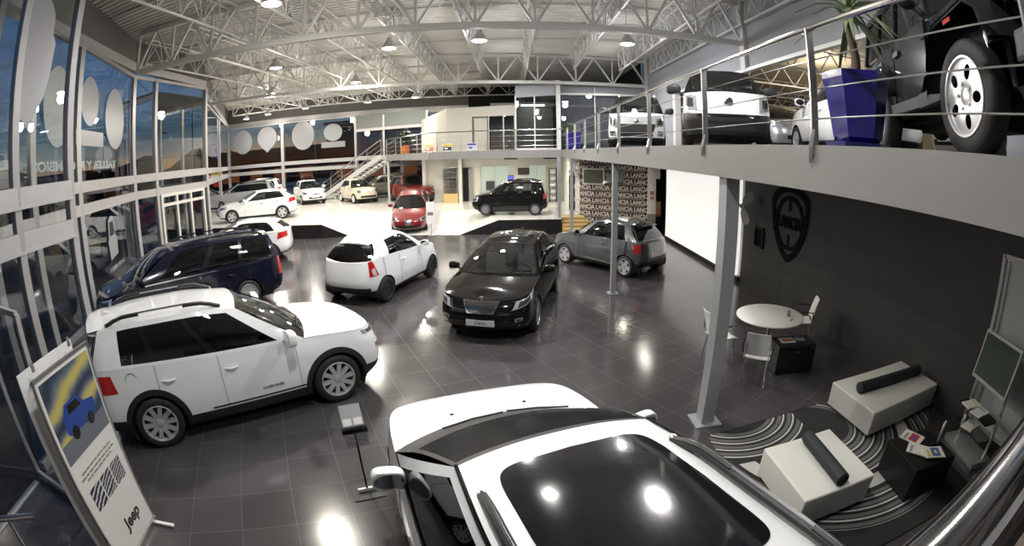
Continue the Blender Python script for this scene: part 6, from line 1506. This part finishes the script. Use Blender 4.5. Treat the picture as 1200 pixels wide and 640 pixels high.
# service lettering on the outside of the side glazing, so it reads backwards from here
Mt = frame(w2(.45)-w2n*.05+Vector((0, 0, 3.86)), -w2d, (0, 0, 1))
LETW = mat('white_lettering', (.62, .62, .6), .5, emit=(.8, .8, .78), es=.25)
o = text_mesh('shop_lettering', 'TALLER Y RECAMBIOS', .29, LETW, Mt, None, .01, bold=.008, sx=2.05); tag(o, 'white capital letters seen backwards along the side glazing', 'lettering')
# small car picture and slanted line of text stuck on the pane
Mc = frame(w2(2.35)+w2n*.03+Vector((0, 0, 1.75)), w2d, (0, 0, 1))
t = thing('door_sticker', 'white car-shaped sticker with a slanted line of text on the side glazing', 'window sticker', (0, 0, 0)); b = MB()
b.prism([(-.36, -.62), (.36, -.52), (.42, -.05), (.30, .02), (.24, .55), (.12, .62), (-.12, .60), (-.26, .50), (-.34, .0), (-.42, -.08)], 0, .004, Mc); b.build('shape', FILM, t)
b = MB(); b.prism([(-.24, .05), (.22, .07), (.17, .47), (-.17, .45)], .004, .006, Mc); b.build('shape_window', BLACKP, t)
b = MB(); Mq = Mc @ Matrix.Translation((.15, -.85, .0)) @ Matrix.Rotation(R_(2), 4, 'Z'); x = -.72; rng = random.Random(8)
while x < .72:
    w_ = rng.uniform(.05, .10); b.box((x, -.06, 0), (x+w_, .06, .003), Mq); x += w_+(.03 if rng.random() < .8 else .09)
b.build('sticker_lettering', FILM, t)
# ------------------------------------------------------------------ outside: dusk sky, ground, hills, lamp posts, cars
w = bpy.data.worlds.new('dusk'); SC.world = w; w.use_nodes = True; nt = w.node_tree; bg = nt.nodes['Background']
tc = nt.nodes.new('ShaderNodeTexCoord'); sp = nt.nodes.new('ShaderNodeSeparateXYZ'); nt.links.new(tc.outputs['Generated'], sp.inputs[0])
cr = nt.nodes.new('ShaderNodeValToRGB'); el = cr.color_ramp.elements
el[0].position = 0.; el[0].color = (.02, .014, .012, 1); el[1].position = 1.; el[1].color = (.008, .035, .13, 1)
for p, c in ((.50, (.02, .014, .012)), (.503, (.50, .17, .05)), (.511, (.42, .24, .12)), (.524, (.22, .22, .21)), (.548, (.09, .16, .22)), (.60, (.045, .13, .29))):
    e = el.new(p); e.color = (*c, 1)
ad = nt.nodes.new('ShaderNodeMath'); ad.operation = 'MULTIPLY_ADD'; ad.inputs[1].default_value = .5; ad.inputs[2].default_value = .5
nt.links.new(sp.outputs['Z'], ad.inputs[0]); nt.links.new(ad.outputs[0], cr.inputs[0])
mp = nt.nodes.new('ShaderNodeMapping'); mp.inputs['Scale'].default_value = (3, 3, 22); ns = nt.nodes.new('ShaderNodeTexNoise'); ns.inputs['Scale'].default_value = 1.6; ns.inputs['Detail'].default_value = 5
nt.links.new(tc.outputs['Generated'], mp.inputs[0]); nt.links.new(mp.outputs[0], ns.inputs['Vector'])
mr = nt.nodes.new('ShaderNodeMapRange'); mr.inputs[1].default_value = .48; mr.inputs[2].default_value = .68; mr.inputs[3].default_value = 0; mr.inputs[4].default_value = .65; nt.links.new(ns.outputs['Fac'], mr.inputs[0])
mx = nt.nodes.new('ShaderNodeMix'); mx.data_type = 'RGBA'; mx.inputs[7].default_value = (.03, .05, .09, 1); nt.links.new(mr.outputs[0], mx.inputs[0]); nt.links.new(cr.outputs[0], mx.inputs[6]); nt.links.new(mx.outputs[2], bg.inputs[0]); bg.inputs[1].default_value = 1.
ASPH = noisy('asphalt', (.02, .02, .02), (.032, .031, .03), 3, .8)
b = MB(); b.box((-160, -40, -.3), (30, 160, -.04)); S_('ground_outside', b, ASPH)
HILL = mat('dark_hill', (.006, .007, .010), .95)
def hills(pts, base, label):
    b = MB(); n = len(pts); V = [(x, y, base) for x, y, z in pts]+[(x, y, z) for x, y, z in pts]+[(x*1.25, y*1.25, base) for x, y, z in pts]
    b.add(V, [(i, i+1, n+i+1, n+i) for i in range(n-1)] + [(n+i, n+i+1, 2*n+i+1, 2*n+i) for i in range(n-1)]); return S_('hills_outside', b, HILL, True)
light('POINT', (-15, 2.5, 5), 120, .3, (1, .8, .6)); light('POINT', (-19, 10, 5.5), 160, .3, (1, .8, .6)); light('POINT', (-24, 24, 6), 160, .3, (1, .75, .5))  # warm point lights added to brighten the ground outside
rng = random.Random(11); P = []
for k in range(41):
    a = R_(-105+110*k/40); r = 120; hz = 6.2+1.8*math.sin(k*.55)+2.2*math.sin(k*1.3+1)+rng.uniform(-.4, .4)+(3 if k > 30 else 0); P.append((r*math.sin(a), r*math.cos(a), max(3.5, hz)))
hills(P, -1, '')
BRICK = noisy('dusk_building', (.10, .022, .014), (.05, .012, .010), .8, .8)
for i, (x, y, w_, d_, h_, lab) in enumerate(((-34, 62, 22, 8, 5.2, 'low dark reddish building beyond the left rear windows'), (-16, 58, 12, 8, 7.6, 'tall dark building beyond the right rear windows'), (-50, 30, 10, 16, 4.6, 'low dark building beyond the entrance doors'))):
    t = thing('building', lab, 'building', (x, y, 0)); b = MB(); b.box((-w_/2, -d_/2, -.04), (w_/2, d_/2, h_)); b.box((-w_/2-.3, -d_/2-.3, h_), (w_/2+.3, d_/2+.3, h_+.3)); b.build('walls', BRICK if i != 2 else HILL, t)
    b = MB()
    for k in range(int(w_//4)): b.box((-w_/2+1.2+4*k, -d_/2-.05, 1.2), (-w_/2+3.2+4*k, -d_/2, 2.8))
    b.build('windows', mat('dim_lit_window', (.1, .05, .02), .4, emit=(1., .28, .08), es=.12), t)
POLE = mat('lamp_post', (.06, .06, .06), .6)
for i, (x, y, h_) in enumerate(((-27, 33.5, 9.0), (-30, 31.5, 6.8), (-34, 40, 9.5), (-40, 33, 8.))):
    t = thing('street_lamp', 'thin street lamp post outside the entrance glazing, number %s from the doors' % ('first', 'second', 'third', 'fourth')[i], 'street lamp', (x, y, -.04), 0, 'street lamps outside')
    t['label'] = ('tall thin street lamp post outside between the entrance lobby posts', 'shorter thin street lamp post outside the entrance glazing', 'tall far street lamp post outside the lobby glass', 'far street lamp post outside, beside the dark side post')[i]
    b = MB(); b.tube([(0, 0, 0), (0, 0, h_)], [.09, .05], 8); b.build('post', POLE, t); b = MB(); b.beam((0, 0, h_), (1.2, 0, h_+.15), .08, .08); b.box((.9, -.12, h_+.05), (1.4, .12, h_+.18)); b.build('lamp_head', POLE, t)
t = thing('lit_sign', 'small yellow and red lit sign outside past the corner glazing', 'sign', (-27.5, 38, 0)); b = MB(); b.tube([(0, 0, 0), (0, 0, 2.4)], .06, 8); b.build('post', POLE, t); b = MB(); b.box((-.75, -.05, 2.3), (.75, .05, 3.2)); b.build('yellow_panel', mat('sign_yellow', (.5, .35, .02), .4, emit=(1, .62, .06), es=1.2), t); b = MB(); b.box((-.5, -.06, 1.7), (.6, .04, 2.25)); b.build('red_panel', mat('sign_red', (.5, .03, .02), .4, emit=(1, .06, .04), es=1.), t)
t = thing('lit_sign', 'small violet lit badge sign outside high in the corner glazing', 'sign', (-30.2, 42, 0)); b = MB(); b.tube([(.1, .2, 0), (.1, .2, 4.6)], .06, 8); b.build('post', POLE, t); b = MB(); b.prism([(-.7, .6), (.7, .6), (.7, -.1), (0, -.8), (-.7, -.1)], -.05, .05, frame((0, 0, 5.2), (1, 0, 0), (0, 0, 1))); b.build('violet_panel', mat('sign_violet', (.1, .06, .3), .4, emit=(.28, .2, .8), es=.8), t); b = MB(); b.prism([(-.45, .4), (.45, .4), (.45, 0), (0, -.45), (-.45, 0)], .05, .06, frame((0, 0, 5.2), (1, 0, 0), (0, 0, 1))); b.build('dark_field', HILL, t)
# ------------------------------------------------------------------ the cars on show
def put(sp, label, x, y, z, h, s=1., d=2, **kw):
    q = dict(sp); q['detail'] = d; return build_car(q, label, (x, y, z), h, s, **kw)
put(CHEROKEE, 'white off-road car with roof rails and black sills parked by the street glazing', -4.05, 5.36, 0, 43.4)
put(dict(GRAND, srglass=TRIM), 'white sports utility car nearest the camera with a large dark glass roof', .30, 2.28, 0, 110)
put(VOYAGER, 'midnight blue minivan parked behind the white off-road car', -8.0, 8.95, 0, 232)
put(dict(GIULIETTA, L=4.2, wb=2.55), 'white hatchback half hidden behind the midnight blue minivan', -9.8, 14.8, 0, 200, d=1)
put(GIULIETTA, 'white five-door car side-on at the left end of the platform', -12.99, 21.55, ZP, 208, 1.02, d=1)
put(WAGON, 'silver estate car behind the side-on white five-door', -17.6, 27.2, ZP, 202, d=0)
put(dict(WAGON, paint=WHITE, handle=WHITE), 'pale estate car farthest back in the rear window corner', -19.0, 31.0, ZP, 196, d=0)
put(PUNTO, 'small white hatchback facing the hall in front of the rear windows', -13.61, 29.71, ZP, 307, d=1)
put(dict(F500, rimmat=mat('white_rim', (.7, .7, .68), .3)), 'tiny rounded cream hatchback on the platform beside the staircase', -9.78, 29.04, ZP, 311, .98, d=1)
put(dict(MITO, plateF=None), 'red three-door hatchback pointing down the platform ramp', -4.60, 21.4, .30, 277, .93, d=1, tilt=R_(9.3))
put(REDPANDA, 'red tall hatchback under the gallery behind the red three-door', -6.04, 28.05, ZP, 304, 1.02, d=1)
put(OLIVEPANDA, 'olive grey tall hatchback in shade under the gallery stairs', -8.7, 31.6, ZP, 190, d=0)
put(PANDA, 'black tall hatchback side-on at the right end of the platform', .01, 21.45, ZP, 174, .95, d=1)
put(YPSILON, 'white hatchback seen from behind on the dark tiles in front of the ramp', -3.35, 11.76, 0, 73.6)
put(DELTA, 'glossy black hatchback facing the camera in the middle of the dark floor', -.08, 10.1, 0, 257)
put(ABARTH, 'small grey hatchback with a roof spoiler parked before the lettered wall', 2.91, 13.59, 0, 128)
put(DOBLO, 'white delivery van with a dark grille, farther back on the mezzanine', 4.33, 15.86, ZS, 254, d=1)
put(FIORINO, 'small white van with a black bumper nearer the middle of the mezzanine', 4.49, 9.45, ZS, 249, d=1)
put(dict(PUNTO, paint=SILVER, handle=SILVER), 'silver hatchback half hidden behind the small white van', 8.0, 12.4, ZS, 255, d=0)
put(dict(PUNTO), 'white hatchback with red tail lamps half hidden behind the blue planter', 6.6, 7.4, ZS, 75, d=0)
put(dict(PUNTO), 'white hatchback glimpsed under the grey off-road car', 9.8, 5.2, ZS, 170, d=0)
put(dict(MITO, paint=BEIGE, handle=BEIGE, rimmat=DARKALLOY, spoiler=None), 'beige car parked outside the side glazing', -20.5, 14.6, .0, 160, d=0)  # solid car placed where the glass reflects a car indoors
put(dict(CHEROKEE, paint=PBLACK, handle=PBLACK, spoiler=None), 'dark off-road car outside the nearest side glazing, standing in for a reflection', -13.9, 4.4, 0, 150, d=0)  # car added for a dark reflection in the glass
put(dict(MITO, paint=NAVY, handle=NAVY, spoiler=None), 'dark blue car parked outside the entrance doors', -19.5, 21.2, 0, 200, d=0)
for i, x in enumerate((-24, -20.6, -17.4, -14.2, -11.2)):
    put(dict(PUNTO, paint=PBLACK if i % 2 else NAVY), 'dark car in the unlit car park beyond the rear windows', x, 41+.4*i, 0, 270, d=0, group='dark cars in the car park beyond the rear windows')

# ---- grey off-road car with open arches on the mezzanine
def wrangler(loc, h):
    root = thing('car', 'grey off-road car with flared arches and five-hole wheels beside the blue planter', 'car', loc, R_(h))
    G = WGREY; XF, w = 2.05, .80
    b = MB(); b.box((-2.1, -w, .55), (.45, w, 1.14), None, .04); b.box((-2.1, -w*.98, 1.10), (.5, w*.98, 1.16), None, .02); b.build('body_tub', G, root, True, 40)
    # hood: tapering box with rounded top
    b = MB(); n = 9; V = []; F = []
    xs = np.linspace(.42, XF-.12, 8)
    for i, x in enumerate(xs):
        f = i/7; hw = .72-.13*f; zt = 1.20-.06*f
        for k in range(n):
            a = -1+2*k/(n-1); V.append((x, hw*a, zt+.05*(1-a*a)-(.05 if abs(a) == 1 else 0)))
        V += [(x, hw, .78), (x, -hw, .78)]
    m_ = n+2
    for i in range(7):
        for k in range(n-1): F.append((i*m_+k, (i+1)*m_+k, (i+1)*m_+k+1, i*m_+k+1))
        F += [(i*m_+n-1, (i+1)*m_+n-1, (i+1)*m_+n, i*m_+n), (i*m_, i*m_+n+1, (i+1)*m_+n+1, (i+1)*m_)]
    F.append(tuple([7*m_+n+1]+[7*m_+k for k in range(n)]+[7*m_+n])); b.add(V, F); b.build('hood', G, root, True, 40)
    b = MB(); b.box((XF-.14, -.60, .70), (XF-.04, .60, 1.15), None, .03); o = b.build('grille_panel', G, root)
    b = MB()
    for k in range(7): b.box((XF-.045, -.30+.1*k-.028, .76), (XF-.03, -.30+.1*k+.028, 1.08))
    b.build('grille_slots', TRIM, o)
    for s in (-1, 1):
        b = MB(); b.lathe([(.095, -.02), (.095, .02), (.08, .035), (.05, .04), (0, .042)], 24, Matrix.Translation((XF-.04, s*.46, .98)) @ Matrix.Rotation(math.pi/2, 4, 'Y')); o = b.build('headlight', LENS, root, True, 40)
        b = MB(); b.lathe([(.085, 0), (.112, 0), (.112, .03), (.095, .03)], 24, Matrix.Translation((XF-.045, s*.46, .98)) @ Matrix.Rotation(math.pi/2, 4, 'Y'), False); b.build('headlight_ring', CHROME, o)
        b = MB(); b.lathe([(0, .03), (.045, .025), (.05, 0)], 16, Matrix.Translation((XF-.10, s*.74, .93)) @ Matrix.Rotation(math.pi/2, 4, 'Y')); b.build('indicator', mat('amber', (.6, .25, .04), .2), root)
    # flared arches
    for xw in (1.21, -1.21):
        for s in (-1, 1):
            b = MB(); V = []; F = []; prof = [(-.60, .50), (-.57, .74), (-.48, .92), (-.34, 1.0), (.32, 1.03), (.48, .95), (.60, .68)]
            if xw < 0: prof = [(-.50, .66), (-.44, .86), (-.32, .95), (.32, .95), (.46, .86), (.54, .62)]
            for x, z in prof:
                for y, dz in ((.62, .02), (.80, .02), (.95, -.005), (.965, -.05)): V.append((xw+x, s*y, z+dz))
            for i in range(len(prof)-1):
                for j in range(3): F.append((i*4+j, (i+1)*4+j, (i+1)*4+j+1, i*4+j+1))
            nV = len(V); V2 = [(x*.985+xw*.015, y, z-.03) for x, y, z in V]; b.add(V, F); b.add(V2, [q[::-1] for q in F]); b.build('arch_flare', G, root, True, 50)
            b = MB(); b.box((xw-.07, s*.962, .885), (xw+.07, s*.972, .915)); b.build('side_marker', TAIL if xw < 0 else mat('marker_red', (.4, .03, .02), .2), root)
    # cowl sides and inner wings behind the arches
    for s in (-1, 1):
        b = MB(); b.box((.14, min(s*.72, s*.79), .46), (.66, max(s*.72, s*.79), 1.14)); b.add([(.62, s*.78, 1.12), (1.95, s*.60, 1.06), (1.95, s*.60, .86), (.62, s*.78, .62)], [(0, 1, 2, 3)]); b.add([(.62, s*.78, 1.0), (1.9, s*.62, .98), (1.9, s*.80, .95), (.62, s*.82, .95)], [(0, 1, 2, 3)]); b.build('wing_panel', G, root)
    # doors
    for s in (-1, 1):
        b = MB(); b.prism([(-.62, .50), (.12, .50), (.36, .78), (.40, 1.14), (-.62, 1.14)], 0, .035, Matrix(((1, 0, 0, 0), (0, 0, s, s*.80), (0, 1, 0, 0), (0, 0, 0, 1)))); o = b.build('front_door', G, root)
        b = MB(); b.box((-.58, s*.835, .98), (-.40, s*.865, 1.03)); b.build('door_handle', BLACKP, o); b = MB()
        for z in (.66, .98): b.box((.30, s*.81, z), (.42, s*.85, z+.06))
        b.build('hinge', G, o)
        b = MB(); b.prism([(-1.30, .55), (-.68, .50), (-.68, 1.14), (-1.36, 1.14), (-1.40, .9)], 0, .03, Matrix(((1, 0, 0, 0), (0, 0, s, s*.80), (0, 1, 0, 0), (0, 0, 0, 1)))); o = b.build('rear_door', G, root); b = MB(); b.box((-1.24, s*.83, .98), (-1.06, s*.86, 1.03)); b.build('door_handle', BLACKP, o)
        for x0, x1, q in ((-.60, .22, .42), (-1.34, -.68, -.68), (-2.06, -1.42, -1.42)):
            b = MB(); b.add([(x0, s*.79, 1.17), (q, s*.79, 1.17), (x1, s*.71, 1.66), (x0, s*.71, 1.66)], [(0, 1, 2, 3)]); b.build('side_window', GLASS_DARK, root)
        b = MB(); b.ball((.42, s*.98, 1.30), (.06, .12, .10), 14, 8); b.beam((.40, s*.80, 1.18), (.42, s*.95, 1.26), .04, .04); b.build('wing_mirror', BLACKP, root, True)
        b = MB(); b.beam((.12, s*.82, .47), (-.62, s*.82, .47), .06, .10); b.beam((-1.32, s*.82, .47), (-.62, s*.82, .47), .06, .10); b.beam((.62, s*.8, .50), (.12, s*.82, .47), .06, .12); b.build('sill_step', BLACKP, root)
    # windscreen frame and top
    b = MB()
    for s in (-1, 1): b.beam((.46, s*.72, 1.16), (.24, s*.68, 1.70), .07, .06); b.beam((-.66, s*.79, 1.16), (-.66, s*.71, 1.68), .07, .05); b.beam((-1.40, s*.79, 1.16), (-1.40, s*.71, 1.68), .07, .05); b.beam((-2.08, s*.78, 1.16), (-2.05, s*.70, 1.68), .07, .06); b.beam((.24, s*.70, 1.70), (-2.06, s*.70, 1.70), .06, .06)
    b.beam((.46, -.72, 1.18), (.46, .72, 1.18), .06, .05); b.beam((.24, -.68, 1.70), (.24, .68, 1.70), .06, .06); b.build('window_frame', G, root)
    b = MB(); b.quad((.46, -.70, 1.18), (.46, .70, 1.18), (.25, .66, 1.68), (.25, -.66, 1.68)); b.build('windscreen', GLASS_CLEAR, root)
    b = MB(); b.box((-2.12, -.73, 1.70), (.30, .73, 1.78), None, .03); b.build('hard_top', BLACKP, root)
    b = MB(); b.box((-2.14, -.78, .55), (-2.08, .78, 1.16)); b.build('tailgate', G, root)
    b = MB(); b.box((XF-.06, -.86, .50), (XF+.12, .86, .68), None, .03); o = b.build('front_bumper', BLACKP, root); b = MB(); b.tube([(XF+.13, -.5, .56), (XF+.17, -.46, .60), (XF+.17, -.30, .60)], .016, 8); b.tube([(XF+.13, .5, .56), (XF+.17, .46, .60), (XF+.17, .30, .60)], .016, 8); b.build('tow_hook', CHROME, o)
    b = MB(); b.box((-2.26, -.8, .52), (-2.08, .8, .68), None, .03); b.build('rear_bumper', BLACKP, root)
    b = MB(); b.box((-2.05, -.45, .38), (XF-.1, -.36, .50)); b.box((-2.05, .36, .38), (XF-.1, .45, .50)); b.box((-1.2, -.30, .30), (.5, .30, .42)); b.tube([(1.21, -.7, .38), (1.21, .7, .38)], .05, 10); b.tube([(-1.21, -.7, .38), (-1.21, .7, .38)], .05, 10); b.ball((-1.21, 0, .38), .14, 12, 8); b.ball((1.21, .2, .38), .12, 12, 8); b.box((-2.05, -.76, .5), (.9, .76, .58)); b.build('chassis', UNDER, root)
    for s in (-1, 1):
        for xw in (1.21, -1.21):
            b = MB(); b.tube([(xw+.12, s*.42, .45), (xw+.08, s*.44, .85)], .03, 8); b.build('damper', mat('damper_grey', (.2, .2, .22), .4), root)
    for xw in (1.21, -1.21):
        for s in (-1, 1): add_wheel(root, 'jeep', .395, xw, s*.80, .395, s, ALLOY, R_(8) if xw > 0 else 0)
    b = MB(); b.box((.20, -.70, .95), (.44, .70, 1.18), None, .03); b.build('dashboard', CABIN, root)
    for y in (-.36, .36):
        b = MB(); b.box((-.55, y-.24, .62), (-.05, y+.24, .82), None, .05); b.box((-.64, y-.24, .75), (-.5, y+.24, 1.42), None, .05); b.build('seat', SEATC, root, True, 40)
    return root
wrangler((4.28, 2.53, ZS), 241)
# ------------------------------------------------------------------ next hall seen through the opening above the mezzanine
TAN = noisy('warm_deck', (.42, .36, .26), (.48, .41, .30), 2, .6)
b = MB(); b.quad((7.1, -1.2, 7.3), (26, -1.2, 7.3), (26, 32, 7.3), (7.1, 32, 7.3)); S_('ceiling_next_hall', b, TAN)
b = MB(); b.quad((26, -1.2, ZS), (26, 32, ZS), (26, 32, 7.3), (26, -1.2, 7.3)); b.quad((7.1, 32, ZS), (26, 32, ZS), (26, 32, 7.3), (7.1, 32, 7.3)); S_('wall_next_hall', b, TAN)
for i in range(8): truss('next_hall_joist', (8, 3+3.5*i), (25.8, 3+3.5*i), 6.4, 7.2, 14, .03, .018, 'white lattice joist under the warm ceiling of the next hall', 'joists in the next hall', False)
for x, y in ((11, 7), (12, 15), (18, 11), (18, 20)): light('POINT', (x, y, 6.2), 230, .2, (1, .90, .74))
split_loose({'sill_cladding': 'sill_cladding', 'pillar_trim': 'pillar_trim', 'body_shell': 'body_panel', 'treads': 'tread', 'foot': 'foot', 'sticker_lettering': 'sticker_lettering', 'panel_seam': 'panel_seam', 'picture_pattern': 'picture_pattern', 'sheet_clip': 'sheet_clip', 'mid_panel': 'mid_panel', 'wheel_pair': 'wheel_pair', 'windows': 'window', 'hinge': 'hinge', 'tow_hook': 'tow_hook', 'door_handle': 'door_handle', 'rail_foot': 'rail_foot', 'top_chord': 'top_chord', 'slats': 'slat', 'end_cap': 'end_cap', 'side_panel': 'side_panel', 'back_support': 'back_support'})
# ------------------------------------------------------------------ camera (fisheye lens on a tripod at the head of the stairs) and colour
c = bpy.data.cameras.new('camera'); cam = bpy.data.objects.new('camera', c); link(cam); SC.camera = cam
c.type = 'PANO'; c.sensor_width = 36; c.sensor_fit = 'HORIZONTAL'; c.clip_start = .02; c.clip_end = 500
try: k = c if hasattr(c, 'panorama_type') else c.cycles
except Exception: k = c
k.panorama_type = 'FISHEYE_EQUISOLID'; k.fisheye_lens = 557.7*36/1200; k.fisheye_fov = math.pi
c.shift_y = -(320-271.5)/640
P_, RO = R_(9.5), R_(-.91)
up = Vector((math.sin(RO)*math.cos(P_), math.cos(RO)*math.cos(P_), math.sin(P_)))
fwd = Vector((0, 0, -1)); fwd = (fwd-up*fwd.dot(up)).normalized(); rgt = fwd.cross(up)
Rm = Matrix((rgt, fwd, up)).to_4x4(); cam.matrix_world = Matrix.Translation((0, 0, 3.35)) @ Rm
SC.view_settings.view_transform = 'Standard'; SC.view_settings.look = 'None'; SC.view_settings.gamma = 1.; SC.view_settings.use_curve_mapping = False
SC.view_settings.exposure = 0.0
try:
    cy = SC.cycles; cy.max_bounces = 8; cy.transparent_max_bounces = 16; cy.diffuse_bounces = 3; cy.glossy_bounces = 4; cy.use_denoising = True; cy.sample_clamp_indirect = 6.; cy.caustics_reflective = False; cy.caustics_refractive = False
except Exception: pass
